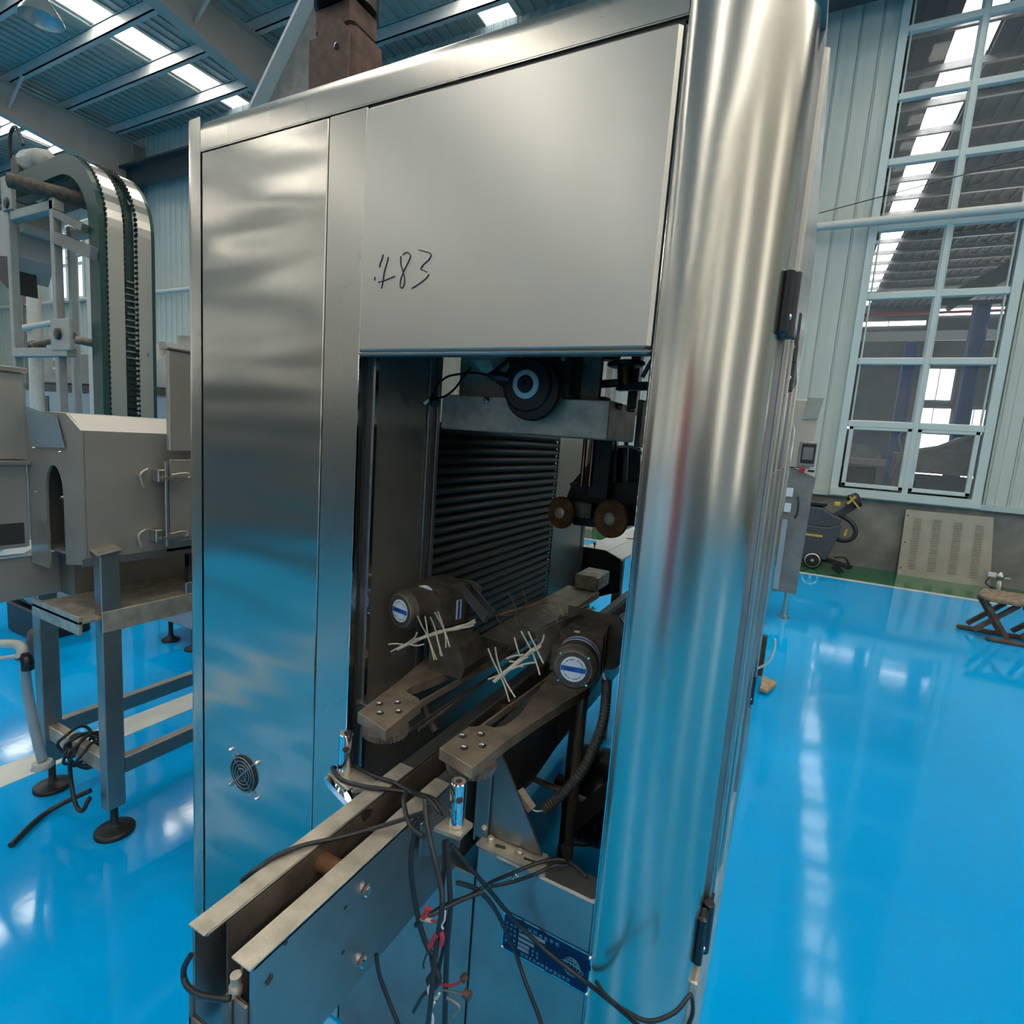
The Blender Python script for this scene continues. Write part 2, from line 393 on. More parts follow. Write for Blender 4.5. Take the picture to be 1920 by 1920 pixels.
# crane rail and pipe along the back wall, slanting brace behind the machine
h = MB().box((WX0,8.75,7.95),(WX1,9.15,8.0)).box((WX0,8.94,7.55),(WX1,8.96,8.0)).box((WX0,8.82,7.52),(WX1,9.08,7.56)); struct('trim_10', h, M['beam_dark'])
struct('trim_11', MB().tube([(WX0,9.22,4.80),(-9,9.22,4.80),(WX1,9.22,4.80)], .058, 12, 1), M['beam_pale'])
h = MB().obox((-8.42,6.0,5.4),(-5.35,6.0,8.75),.03,.28,(1,0,-.9)).prism([(-8.25,5.99,5.4),(-6.6,5.99,5.4),(-4.35,5.99,8.75),(-5.20,5.99,8.75)],(0,.02,0)).obox((-7.9,6.0,5.4),(-4.3,6.0,8.75),.03,.28,(1,0,-.9))
br = struct('trim_12', MB().prism([(-8.40,5.985,5.4),(-6.9,5.985,5.4),(-4.50,5.985,8.75),(-5.45,5.985,8.75)],(0,.02,0)), M['tank'])
obj('brace_flange', MB().obox((-7.938,5.95,6.067),(-6.659,5.95,7.478),.25,.05,(1,0,-.7)), M['beam_pale'], br)
struct('trim_13', MB().obox((-16.8,9.12,6.9),(9,9.12,7.05),.09,.14), M['beam_pale']) if False else None
h = MB().tube([(-0.197,9.25,4.998),(.9,9.25,5.19),(2.3,9.25,5.44)], .006, 6, 4)
tag(obj('wire_cable', h, M['dark']), 'thin dark wire slanting across the tall window at the right', 'wire')
# machines standing behind the photographer (they show only as reflections in the steel)
def rear_machine(x, y, w, d, hh, m, lab, nm):
    t = thing(nm, (x,y,0), lab, 'machine')
    obj('body', MB().bbox((x-w/2,y-d/2,.15),(x+w/2,y+d/2,hh),.03), M[m], t)
    obj('upper_housing', MB().bbox((x-w/2+.15,y-d/2+.1,hh),(x+w/2-.3,y+d/2-.1,hh+.35),.02), M['tank'], t)
    for a in (-1,1):
        for b in (-1,1): obj('foot', MB().cyl((x+a*(w/2-.12),y+b*(d/2-.12),0),(x+a*(w/2-.12),y+b*(d/2-.12),.16),.04,14), M['dark'], t)
    for k in range(3): obj('door', MB().bbox((x-w/2+.05+k*w/3,y+d/2,.3),(x-w/2-.05+(k+1)*w/3,y+d/2+.02,hh-.1),.01), M[m], t)
rear_machine(-2.6,-3.0,2.6,1.0,1.65,'rust_dull','brown machine standing in the hall behind the camera, left of the red one','brown_machine')
rear_machine(1.3,-2.9,.8,1.0,2.1,'red','red machine standing in the hall behind the camera','red_machine')
rear_machine(4.6,-2.6,3.6,1.2,1.7,'tank','grey machine standing in the hall behind the camera, right of the red one','grey_machine')
rear_machine(-7.4,-3.2,5.4,1.4,1.75,'tank','long grey machine in the hall behind the camera at far left','grey_machine')
# neighbouring hall seen through the tall window
NX0, NX1, NY1 = -3.0, 14.0, 32.0
struct('floor_beyond', MB().box((NX0,WY1+.2,-.1),(NX1,NY1,0)), M['concrete'])
struct('wall_beyond', MB().box((NX0,NY1,0),(NX1,NY1+.2,9.6)).box((NX0-.2,WY1+.2,0),(NX0,NY1,9.6)).box((NX1,WY1+.2,0),(NX1+.2,NY1,9.6)), M['far_wall'])
nr = MB().box((NX0,WY1+.2,9.0),(1.45,NY1,9.05)).box((2.05,WY1+.2,9.0),(NX1,NY1,9.05))
x = NX0
while x < NX1:
    if not 1.36 < x < 2.05: nr.box((x,WY1+.2,8.95),(x+.09,NY1,9.0))
    x += .3
cb = struct('ceiling_beyond', nr, M['far_roof'])
y = 9.9; k = 0
while y < 30.5:
    obj('skylight_panel', MB().box((1.45,y+.10,9.0),(2.05,y+1.05,9.02)), M['daylight'], cb)
    obj('purlin', MB().box((NX0,y-.03,8.84),(NX1,y+.05,8.96)), M['tank'], cb); y += 1.15
for xc, yc in ((3.20,16.0), (2.20,16.0)):
    pass
cc = struct('trim_14', MB().box((3.05,15.9,0),(3.09,16.2,5.3)).box((3.29,15.9,0),(3.33,16.2,5.3)).box((3.05,16.04,0),(3.33,16.06,5.3)), M['blue_col'])
obj('crane_bracket', MB().obox((2.5,16.0,5.25),(4.6,16.0,6.6),.25,.35,(0,0,1)).box((2.3,15.9,5.2),(3.5,16.2,5.3)), M['dark'], cc)
cc2 = struct('trim_15', MB().box((2.06,17.4,0),(2.10,17.7,4.7)).box((2.28,17.4,0),(2.32,17.7,4.7)).box((2.06,17.54,0),(2.32,17.56,4.7)), M['blue_col'])
struct('trim_16', MB().box((NX0,18.0,5.5),(NX1,18.05,5.56)), M['red'])
struct('trim_17', MB().box((NX0,18.4,4.9),(NX1,18.5,5.15)).box((NX0,19.4,6.3),(NX1,19.5,6.5)), M['beam_pale'])
for i, (a, b, c, d) in enumerate(((4.6,5.9,3.2,4.3),(6.1,7.4,3.2,4.3),(4.7,5.8,4.7,6.1),(7.6,9.4,3.2,6.1),(.3,.9,2.8,8.1),(1.4,3.7,3.2,3.5),(4.8,8.8,1.2,3.1),(1.2,9.0,9.1,9.35),(1.5,4.4,8.1,8.3),(4.6,9.5,8.5,8.8))):
    o = struct('window_%d' % (n+i), MB().box((a,NY1-.03,c),(b,NY1-.01,d)), M['daylight'])
    obj('window_frame', MB().box((a-.03,NY1-.06,c-.03),(b+.03,NY1-.03,c)).box((a-.03,NY1-.06,d),(b+.03,NY1-.03,d+.03)).box(((a+b)/2-.02,NY1-.06,c),((a+b)/2+.02,NY1-.03,d)), M['tank'], o)
# machinery in the neighbouring hall
t = thing('sheet_metal_machine', (1.0,11.6,0), 'dark grey box machine seen through the left casement', 'machine')
obj('body', MB().bbox((.70,11.4,.0),(1.22,12.2,1.45),.02), M['dark'], t)
obj('hood', MB().prism([(.72,11.4,1.47),(1.25,11.4,1.47),(1.25,11.4,1.68),(1.10,11.4,1.85),(.72,11.4,1.85)],(0,.7,0)), M['tank'], t)
obj('tray', MB().bbox((.72,11.2,1.48),(1.32,11.38,1.60),.01), M['white_paint'], t)
t = thing('control_pillar', (1.6,11.4,0), 'grey pillar with a hose and red knob behind the left casement', 'machine')
obj('pillar', MB().bbox((1.45,11.4,0),(1.70,11.7,1.75),.02), M['tank'], t)
obj('hose', MB().tube([(1.42,11.35,1.3),(1.52,11.33,1.75),(1.45,11.33,2.0),(1.60,11.33,2.15),(1.62,11.35,1.6)],.018,8), M['white_paint'], t)
obj('knob', MB().lathe((1.6,11.4,1.78),(1.6,11.3,1.78),[(0,.05),(.04,.055),(.06,.03)],14), M['red'], t)
t = thing('sloping_hood_machine', (2.2,11.5,0), 'grey machine with a sloping hood seen through the right casement', 'machine')
obj('hood', MB().prism([(1.74,11.4,1.42),(2.55,11.4,1.42),(2.62,11.4,2.12),(2.42,11.4,2.08),(2.05,11.4,1.86),(1.74,11.4,1.78)],(0,.8,0)), M['tank'], t)
obj('body', MB().bbox((1.80,11.45,.0),(2.55,12.1,1.40),.02), M['dark'], t)
obj('lid_edge', MB().obox((1.74,11.38,1.80),(2.05,11.38,1.88),.03,.05).obox((2.05,11.38,1.88),(2.45,11.38,2.10),.03,.05), M['white_paint'], t)
# ================================================================ the big stainless machine
MX = thing('packaging_machine', (-.72,.9,0), 'large stainless steel packaging machine cabinet with open front and number 483 on its hood', 'machine')
F = .9; D2 = 2.45
def arc(cx, cy, r, a0, a1, n=10): return [(cx+r*math.cos(a0+(a1-a0)*i/n), cy+r*math.sin(a0+(a1-a0)*i/n)) for i in range(n+1)]
# left rounded corner with the left side
prof = [(-1.478,D2)]+[(x,y) for x,y in arc(-1.438,F+.04,.04,PI,1.5*PI,8)]+[(-1.403,F)]
obj('side_sheet', MB().sheet([(x,y,.004) for x,y in prof],(0,0,2.221)), M['steel'], MX)
# header with rounded upper edge
prof = [(F,2.146),(F,2.188)]+[(F+.04-.04*math.cos(a), 2.188+.04*math.sin(a)) for a in [PI/2*i/8 for i in range(1,9)]]+[(D2,2.228)]
h = MB().sheet([(-1.402,y,z) for y,z in prof],(1.173,0,0)).box((-1.402,F,2.144),(-.229,F+.03,2.147))
obj('header_panel', h, M['steel'], MX)
obj('side_gap', MB().box((-1.4035,F+.004,.004),(-1.4005,F+.03,2.2)), M['seam'], MX)
obj('top_sheet', MB().box((-1.47,F+.045,2.20),(-.05,D2,2.224)), M['steel_grey'], MX)
# left door panel, bulging slightly
dp = obj('door_panel', MB().bbox((-1.398,F+.001,.004),(-.9685,F+.02,2.1425),.002), M['steel_wavy'], MX)
# fan grille in the door
fx, fz = -1.224, .545
g = MB()
for r in (.018,.028,.038,.048): g.tube([(fx+r*math.cos(2*PI*i/28), F-.006, fz+r*math.sin(2*PI*i/28)) for i in range(28)], .0017, 6, 1, True)
g.obox((fx-.050,F-.009,fz-.050),(fx+.050,F-.009,fz+.050),.004,.003,(0,1,0)).obox((fx-.044,F-.004,fz+.044),(fx+.044,F-.004,fz-.044),.003,.003,(0,1,0))
obj('fan_grille', g, M['steel_grey'], dp)
obj('fan_opening', MB().lathe((fx,F+.0005,fz),(fx,F-.002,fz),[(0,.052),(.0016,.052),(.002,.050)],36), M['seam'], dp)
h = MB()
for i in range(7):
    a = i*2*PI/7; h.prism([(fx+.014*math.cos(a),F-.003,fz+.014*math.sin(a)),(fx+.043*math.cos(a-.2),F-.003,fz+.043*math.sin(a-.2)),(fx+.043*math.cos(a+.35),F-.004,fz+.043*math.sin(a+.35))],(0,.001,0))
h.cyl((fx,F-.001,fz),(fx,F-.005,fz),.016,20); obj('fan_blades', h, M['black'], dp)
for a, b in ((-1,1),(1,1),(-1,-1),(1,-1)): obj('screw', MB().lathe((fx+a*.054,F+.001,fz+b*.052),(fx+a*.054,F-.008,fz+b*.052),[(0,.006),(.005,.006),(.008,.003)],12), M['chrome'], dp)
obj('front_post', MB().bbox((-.9645,F,.004),(-.8585,F+.018,2.1425),.002), M['steel'], MX)
obj('seam_strip', MB().box((-1.403,F+.02,.004),(-.86,F+.03,2.146)), M['seam'], MX)
# hood panel hanging over the opening
hd = obj('hood_panel', MB().bbox((-.855,F-.010,1.657),(-.2335,F+.022,2.134),.006), M['steel_satin'], MX)
obj('hood_lip', MB().bbox((-.855,F-.0095,1.650),(-.2335,F+.022,1.6575),.003), M['steel_grey'], hd)
obj('hood_gap', MB().box((-.8585,F+.004,1.66),(-.8552,F+.02,2.143)).box((-.858,F+.004,2.1345),(-.229,F+.02,2.1435)).box((-.2333,F+.004,1.66),(-.2295,F+.02,2.14)), M['seam'], MX)
yv = F-.0108
def stroke(pts): return [(x, yv, z) for x, y, z in pts]
for pts in ([(-0.794,0.889,1.848),(-0.796,0.889,1.84),(-0.8,0.889,1.832),(-0.802,0.889,1.824)], [(-0.813,0.889,1.806),(-0.814,0.889,1.799)],
            [(-0.78,0.889,1.842),(-0.784,0.889,1.828),(-0.789,0.889,1.814),(-0.792,0.889,1.793),(-0.795,0.889,1.782)],
            [(-0.804,0.889,1.795),(-0.795,0.889,1.796),(-0.78,0.889,1.799),(-0.761,0.889,1.804)],
            [(-0.743,0.889,1.843),(-0.738,0.889,1.846),(-0.73,0.889,1.846),(-0.724,0.889,1.839),(-0.729,0.889,1.828),(-0.739,0.889,1.812),(-0.746,0.889,1.796),(-0.746,0.889,1.783),(-0.742,0.889,1.78),(-0.737,0.889,1.786),(-0.736,0.889,1.798),(-0.74,0.889,1.809),(-0.747,0.889,1.825),(-0.748,0.889,1.841)],
            [(-0.704,0.889,1.849),(-0.691,0.889,1.845),(-0.678,0.889,1.841),(-0.674,0.889,1.836),(-0.68,0.889,1.828),(-0.692,0.889,1.82),(-0.697,0.889,1.813),(-0.691,0.889,1.81),(-0.681,0.889,1.806)],
            [(-0.677,0.889,1.802),(-0.683,0.889,1.795),(-0.698,0.889,1.786),(-0.717,0.889,1.778)]):
    obj('handwritten_stroke', MB().tube(stroke(pts), .0011, 6, 4), M['ink'], hd)
# big rounded corner column at the right of the opening
R_, cx, cy = .15, -.208, F+.15
prof = [(-.2295,F+.035),(-.2295,F+.002),(-.2275,F),(-.215,F)]+arc(cx,cy,R_,1.5*PI,2*PI,20)+[(-.058,1.09)]
obj('corner_column', MB().sheet([(x,y,.10) for x,y in prof],(0,0,2.128)), M['steel_col'], MX)
obj('column_liner', MB().box((-.2295,F+.03,.10),(-.205,F+.034,2.22)).box((-.2295,F+.03,.1),(-.2265,1.10,2.22)).box((-.2265,1.095,.1),(-.06,1.10,2.22)), M['steel_dark'], MX)
# right hand side: profile strips, two door leaves, hinges, skirt
obj('door_frame', MB().box((-.062,1.09,.12),(-.050,D2+.4,2.2)), M['steel_grey'], MX)
for k, (y0, y1, z0, z1, x1, mm) in enumerate(((1.10,1.13,.47,1.76,-.046,'steel_grey'),(1.145,1.16,.47,1.76,-.049,'dark'),(1.165,1.20,.47,1.76,-.043,'steel'),(1.34,1.36,.47,1.7,-.048,'dark'),(1.37,1.42,.47,1.76,-.042,'steel'),(1.72,1.76,.47,1.75,-.040,'steel_grey'),(2.2,2.25,.47,1.8,-.038,'steel'))):
    obj('frame_profile', MB().bbox((-.052,y0,z0),(x1,y1,z1),.003), M[mm], MX)
for y0, y1 in ((1.205,1.335),(1.43,1.715),(1.77,2.19)):
    d = obj('side_door', MB().bbox((-.053,y0,.48),(-.048,y1,1.74),.002), M['steel_inner'], MX)
    obj('lower_cover', MB().bbox((-.048,y0+.004,.9),(-.042,y1-.004,1.47),.002), M['steel_dark'], d)
for (y, z) in ((1.075,1.705),(1.075,.50),(1.44,1.72),(2.10,.60),(1.50,1.66)):
    hg = obj('hinge', MB().cyl((-.046,y,z),(-.046,y,z+.11),.011,12,bev=.002).bbox((-.060,y+.008,z+.01),(-.040,y+.05,z+.10),.004).bbox((-.060,y-.045,z+.0),(-.044,y-.008,z+.105),.004), M['black'], MX)
    obj('screw', MB().lathe((-.045,y-.027,z+.03),(-.041,y-.027,z+.03),[(0,.005),(.003,.005),(.004,.002)],10), M['chrome'], hg)
obj('base_skirt', MB().bbox((-.062,1.04,.0),(-.046,1.90,.455),.003), M['steel_worn'], MX)
obj('base_skirt', MB().bbox((-.062,1.905,.0),(-.049,2.9,.455),.003), M['steel_grey'], MX)
obj('upper_cover', MB().bbox((-.060,1.13,1.77),(-.041,2.30,2.20),.004), M['steel_satin'], MX)
obj('skirt_slot', MB().box((-.0459,1.76,.07),(-.0455,1.79,.075)), M['seam'], MX)
obj('foot', MB().cyl((-.12,3.0,.02),(-.12,3.0,.2),.02,14).cyl((-.12,3.0,.0),(-.12,3.0,.02),.05,20), M['dark'], MX)
# base under the opening
bb = obj('base_beam', MB().bbox((-.488,F,.002),(-.2305,F+.062,.656),.004), M['steel_grey'], MX)
obj('base_panel', MB().bbox((-.856,F+.002,.002),(-.492,F+.02,.585),.002), M['steel_grey'], MX)
obj('base_seam', MB().box((-.8585,F,.06),(-.8565,F+.03,.6)), M['seam'], MX)
# nameplate: blue plate with rim, fields, print, globe emblem and rivets
px0, px1, pz0, pz1 = -.416, -.224, .459, .548; yp = F-.0015
npl = obj('nameplate', MB().bbox((px0,yp,pz0),(px1,F+.001,pz1),.002), M['chrome'], bb)
obj('plate_face', MB().box((px0+.004,yp-.0006,pz0+.004),(px1-.004,yp,pz1-.004)), M['plate_blue'], npl)
def U(u, v): return (px0+u*(px1-px0), pz0+v*(pz1-pz0))
def rect(mb, u0, v0, u1, v1, y=None):
    a = U(u0, v0); b = U(u1, v1); y = yp-.0012 if y is None else y
    mb.box((a[0],y,a[1]),(b[0],yp-.0005,b[1]))
for v0, u1 in ((.70,.50),(.58,.50),(.46,.38),(.34,.33),(.235,.33)):
    m = MB(); rect(m, .20, v0, u1, v0+.075); obj('plate_field', m, M['plate_field'], npl)
# the six characters of the title, characters of the field names and of the maker's line
def glyph(mb, u, v, s, k):
    rr = random.Random(k*7+3); w = s*.46
    bars = [(0,.9,1,1),(0,.45,1,.55),(0,0,1,.1),(.05,0,.17,1),(.83,0,.95,1),(.44,.1,.56,.95),(.2,.68,.8,.76),(.2,.22,.8,.30),(.25,.1,.36,.5),(.65,.5,.76,.9)]
    pick = rr.sample(range(10), 6)
    for i in pick:
        a = bars[i]; rect(mb, u+a[0]*w, v+a[1]*s, u+a[2]*w, v+a[3]*s)
m = MB()
for k in range(6): glyph(m, .30+.062*k, .80, .085, k)
obj('title_print', m, M['plate_text'], npl)
m = MB()
for r_, v0 in enumerate((.71,.59,.47,.35,.24)):
    for k in range(3): glyph(m, .045+.048*k, v0, .062, 10+r_*3+k)
for k in range(2): glyph(m, .36+.05*k, .34, .06, 30+k); glyph(m, .36+.05*k, .235, .06, 35+k)
obj('field_print', m, M['plate_text'], npl)
m = MB()
for k in range(12): glyph(m, .24+.047*k, .105, .075, 40+k)
rect(m, .24, .055, .52, .072); rect(m, .60, .055, .80, .072)
obj('maker_print', m, M['plate_text'], npl)
gc = U(.80,.50); m = MB(); ry = yp-.0011
def ring(rx, rz, a=0, t=.0007):
    pts = []
    for i in range(28):
        q = 2*PI*i/28; x = rx*math.cos(q); z = rz*math.sin(q)
        pts.append((gc[0]+x*math.cos(a)-z*math.sin(a), ry, gc[1]+x*math.sin(a)+z*math.cos(a)))
    m.tube(pts, t, 5, 1, True)
ring(.017,.019); ring(.010,.019); ring(.004,.019); ring(.017,.007); ring(.0165,.013); ring(.024,.0055,-.12,.0006)
obj('globe_emblem', m, M['plate_text'], npl)
for u, v in ((.02,.07),(.975,.05),(.975,.93),(.02,.95)):
    a = U(u, v); obj('rivet', MB().lathe((a[0],yp,a[1]),(a[0],yp-.004,a[1]),[(0,.004),(.002,.0038),(.0035,.002)],12), M['chrome'], npl)
# ---- inside the opening
obj('opening_jamb', MB().box((-.872,F+.016,.62),(-.866,.966,2.1)), M['steel_grey'], MX)
obj('inner_side_panel', MB().bbox((-.876,.966,.80),(-.868,1.16,2.1),.001), M['steel_inner'], MX)
for y0, y1, dx in ((1.162,1.180,.006),(1.182,1.198,.002),(1.200,1.214,.006)): obj('edge_profile', MB().bbox((-.876,y0,.80),(-.868+dx,y1,2.1),.001), M['steel_dark'] if dx < .004 else M['steel_grey'], MX)
obj('lower_side_panel', MB().box((-.878,.966,.1),(-.870,2.4,.80)), M['steel_inner'], MX)
obj('lower_rail', MB().bbox((-.868,.95,.818),(-.838,1.22,.838),.002), M['steel_grey'], MX)
sh = obj('shutter', MB().box((-.888,1.216,.80),(-.880,2.06,1.53)), M['dark'], MX)
for k in range(25):
    z = 1.50-.0285*k
    obj('slat', MB().prism([(-.880,1.218,z),(-.866,1.218,z+.003),(-.864,1.218,z+.010),(-.878,1.218,z+.0265)],(0,.836,0)), M['bellows'], sh)
obj('rear_side_panel', MB().bbox((-.876,2.062,.74),(-.866,2.41,2.1),.001), M['steel_satin'], MX)
obj('rear_post', MB().bbox((-.90,2.41,.1),(-.862,2.45,2.2),.003), M['steel_grey'], MX)
obj('rear_header', MB().bbox((-.90,2.41,2.0),(-.06,2.45,2.2),.003), M['steel_grey'], MX)
cb_ = obj('cross_beam', MB().bbox((-.868,1.225,1.512),(-.398,1.45,1.603),.003), M['steel_worn'], MX)
obj('jamb_edge', MB().box((-.8665,.958,.64),(-.8625,.968,1.66)), M['chrome'], MX)
obj('post_edge', MB().box((-.8600,F-.001,.60),(-.8575,F+.004,1.655)), M['chrome'], MX)
obj('column_edge', MB().box((-.2305,F-.001,.10),(-.2290,F+.004,2.13)), M['chrome'], MX)
for p in ((-0.726,1.22,1.591), (-0.527,1.22,1.591)): obj('bolt', MB().lathe(p,(p[0],1.213,p[2]),[(0,.009),(.004,.009),(.007,.005)],12), M['chrome'], cb_)
for p in ((-0.397,1.294,1.594), (-0.397,1.403,1.596)): obj('bolt', MB().lathe(p,(-.387,p[1],p[2]),[(0,.008),(.004,.008),(.007,.004)],12), M['copper'], cb_)
obj('beam_end_plate', MB().bbox((-.41,1.50,1.50),(-.395,1.60,1.63),.002), M['steel_dark'], MX)
# adjusting head above the cross beam
obj('back_plate', MB().bbox((-.866,1.30,1.604),(-.60,1.312,1.80),.002), M['steel_worn'], MX)
obj('side_plate', MB().bbox((-.49,1.26,1.604),(-.44,1.275,1.80),.002), M['steel_dark'], MX)
gb = obj('gearbox_block', MB().bbox((-.655,1.195,1.605),(-.488,1.30,1.82),.003), M['black'], MX)
for p in ((-0.62,1.194,1.69), (-0.51,1.194,1.69), (-0.51,1.194,1.627)): obj('screw', MB().lathe(p,(p[0],1.188,p[2]),[(0,.006),(.005,.005)],10), M['steel_grey'], gb)
wc = (-0.589,1.165,1.628)
hw = obj('handwheel', MB().lathe(wc,(wc[0],1.20,wc[2]),[(0,.058),(.004,.064),(.010,.066),(.030,.066),(.034,.060)],40)
         .lathe((wc[0]+.012,1.172,wc[2]-.012),(wc[0]+.012,1.196,wc[2]-.012),[(0,.068),(.003,.072),(.021,.072),(.024,.068)],40)
         .obox((wc[0]-.035,1.185,wc[2]-.010),(wc[0]-.088,1.185,wc[2]+.018),.024,.035,(0,1,0)), M['black'], MX)
obj('silver_dial_ring', MB().lathe((wc[0],1.1615,wc[2]),(wc[0],1.1665,wc[2]),[(0,.021),(0,.033),(.003,.034),(.005,.034)],36,cap=False), M['beam_pale'], hw)
obj('hub', MB().lathe((wc[0],1.155,wc[2]),(wc[0],1.167,wc[2]),[(0,.016),(.003,.020),(.012,.021)],28).lathe((wc[0],1.152,wc[2]),(wc[0],1.157,wc[2]),[(0,.003),(0,.006),(.005,.006)],12,cap=False), M['dark'], hw)
kk = (-0.676,1.15,1.646); obj('crank_knob', MB().lathe(kk,(kk[0]+.045,1.165,kk[2]-.006),[(0,.010),(.004,.014),(.03,.013),(.046,.010)],16), M['black'], hw)
sg = obj('wooden_tag', MB().prism([(-0.747,1.16,1.687),(-0.726,1.16,1.672),(-0.715,1.16,1.655),(-0.696,1.16,1.652),(-0.675,1.16,1.661),(-0.687,1.16,1.681),(-0.72,1.16,1.68)],(0,.004,0)), M['ties'], MX)
obj('brass_bush', MB().lathe((-0.508,1.33,1.647),(-0.481,1.33,1.647),[(0,.020),(.004,.026),(.030,.026),(.034,.016)],20), M['brass'], MX)
obj('spindle', MB().cyl((-0.481,1.33,1.649),(-0.414,1.33,1.654),.010,14), M['steel_dark'], MX)
obj('black_washer', MB().lathe((-0.405,1.34,1.694),(-0.406,1.34,1.709),[(0,.038),(.004,.046),(.010,.046),(.013,.036)],28), M['dark'], MX)
obj('brass_hub', MB().cyl((-0.4,1.34,1.65),(-0.405,1.34,1.695),.022,18), M['brass'], MX)
obj('lever_arm', MB().obox((-0.421,1.34,1.645),(-0.344,1.34,1.649),.03,.018), M['dark'], MX)
obj('lever_rod', MB().cyl((-0.392,1.45,1.683),(-0.371,1.45,1.727),.006,10), M['beam_pale'], MX)
obj('upper_bracket', MB().prism([(-0.628,1.6,1.783),(-0.511,1.6,1.782),(-0.524,1.6,1.752),(-0.575,1.6,1.756),(-0.603,1.6,1.769)],(0,.05,0)), M['rust_dull'], MX)
obj('upper_plates', MB().bbox((-.50,1.70,1.60),(-.47,1.74,1.85),.002).bbox((-.44,1.70,1.64),(-.30,1.72,1.85),.002).bbox((-.62,1.55,1.615),(-.52,1.60,1.64),.002), M['steel_dark'], MX)
# hanging roller head
hh = obj('roller_head', MB().prism([(-0.676,1.72,1.365),(-0.671,1.72,1.353),(-0.686,1.72,1.3),(-0.649,1.72,1.224),(-0.554,1.72,1.226),(-0.423,1.72,1.254),(-0.437,1.72,1.39)],(0,.10,0))
         .prism([(-0.699,1.78,1.351),(-0.622,1.78,1.451),(-0.573,1.78,1.494),(-0.464,1.78,1.499),(-0.452,1.78,1.377)],(0,.012,0)), M['dark'], MX)
for a, b in (((1098,822),(1090,912)),((1112,822),(1104,912))):
    p = Vector((-2.691,1,2.897)); 
obj('copper_rod', MB().cyl((-0.607,1.65,1.516),(-0.607,1.65,1.363),.007,12), M['copper'], hh)
obj('copper_rod', MB().cyl((-0.581,1.65,1.518),(-0.58,1.65,1.366),.007,12), M['copper'], hh)
obj('rod_guide', MB().bbox((-.585,1.655,1.33),(-.52,1.70,1.53),.002), M['dark'], hh)
obj('vertical_bar', MB().obox((-0.527,1.7,1.518),(-0.518,1.7,1.382),.02,.02,(0,1,0)).obox((-0.488,1.7,1.521),(-0.48,1.7,1.386),.012,.012,(0,1,0)), M['black'], hh)
for p, r in (((-0.661,1.62,1.273),.052),((-0.473,1.55,1.284),.057)):
    o = obj('rusty_disc', MB().lathe(p,(p[0]+.004,p[1]+.014,p[2]),[(0,r-.002),(.002,r),(.012,r),(.014,r-.002)],36), M['rust'], hh)
    obj('disc_hub', MB().lathe((p[0],p[1]-.006,p[2]),(p[0],p[1]+.002,p[2]),[(0,.006),(0,.016),(.006,.020)],20,cap=False).lathe((p[0],p[1]-.002,p[2]),(p[0],p[1]+.002,p[2]),[(0,.007),(.002,.007)],6), M['steel_worn'], o)
    obj('axle', MB().cyl((p[0]+.004,p[1]+.014,p[2]),(p[0]+.02,1.72,p[2]+.01),.012,14), M['rust_dull'], o)
obj('sensor_bracket', MB().bbox((-.64,1.66,1.26),(-.57,1.70,1.31),.002), M['steel_dark'], hh)
obj('cable_arc', MB().tube([(-0.487,1.6,1.497),(-0.442,1.6,1.5),(-0.411,1.6,1.484),(-0.394,1.6,1.454)],.004,8), M['steel_grey'], hh)
# shelf plate, block and black machinery lower inside
obj('shelf_plate', MB().prism([(-.79,1.36,.872),(-.685,1.36,.872),(-.660,1.70,.872),(-.660,2.12,.872),(-.80,2.12,.872),(-.80,1.90,.872)],(0,0,.026)), M['steel_worn'], MX)
obj('steel_block', MB().bbox((-.765,2.10,.899),(-.665,2.26,.96),.004), M['steel_worn'], MX)
obj('slide_rail', MB().bbox((-.60,1.45,.80),(-.58,2.4,.84),.002).bbox((-.50,1.45,.79),(-.46,2.4,.82),.002), M['dark'], MX)
obj('motor_drum', MB().lathe((-0.57,1.75,0.258),(-0.404,1.75,0.283),[(0,.10),(.02,.16),(.20,.16),(.22,.10)],32), M['black'], MX)
obj('support_arm', MB().obox((-.44,1.35,.42),(-.10,2.2,.62),.06,.03).obox((-.62,1.7,.30),(-.08,1.7,.30),.04,.04), M['dark'], MX)
obj('pipe_rail', MB().cyl((-0.656,1.55,0.384),(-0.286,1.55,0.372),.010,12), M['steel_worn'], MX)
obj('mirror_plate', MB().prism([(-0.718,1.45,0.52),(-0.463,1.45,0.813),(-0.478,1.45,0.709),(-0.612,1.45,0.435),(-0.672,1.45,0.356)],(0,.006,0)), M['steel_inner'], MX)
obj('plate_stud', MB().cyl((-0.58,1.44,0.545),((-0.562,1.4,0.583)),.006,12), M['chrome'], MX)
obj('vertical_shaft', MB().cyl((-.412,1.27,.15),(-.412,1.27,.90),.014,18), M['steel_inner'], MX)
obj('vertical_bar_dark', MB().bbox((-.445,1.28,.15),(-.425,1.30,.90),.002), M['dark'], MX)
obj('vertical_guide', MB().bbox((-.30,1.50,.45),(-.285,1.53,1.0),.002), M['steel_inner'], MX)
obj('rear_dark_plate', MB().box((-.28,1.60,.35),(-.075,1.61,2.1)).box((-.078,1.1,.3),(-.070,2.4,2.1)), M['dark'], MX)
obj('cross_tube', MB().cyl((-.60,1.25,.45),(-.60,1.25,.80),.012,12), M['rust_dull'], MX)
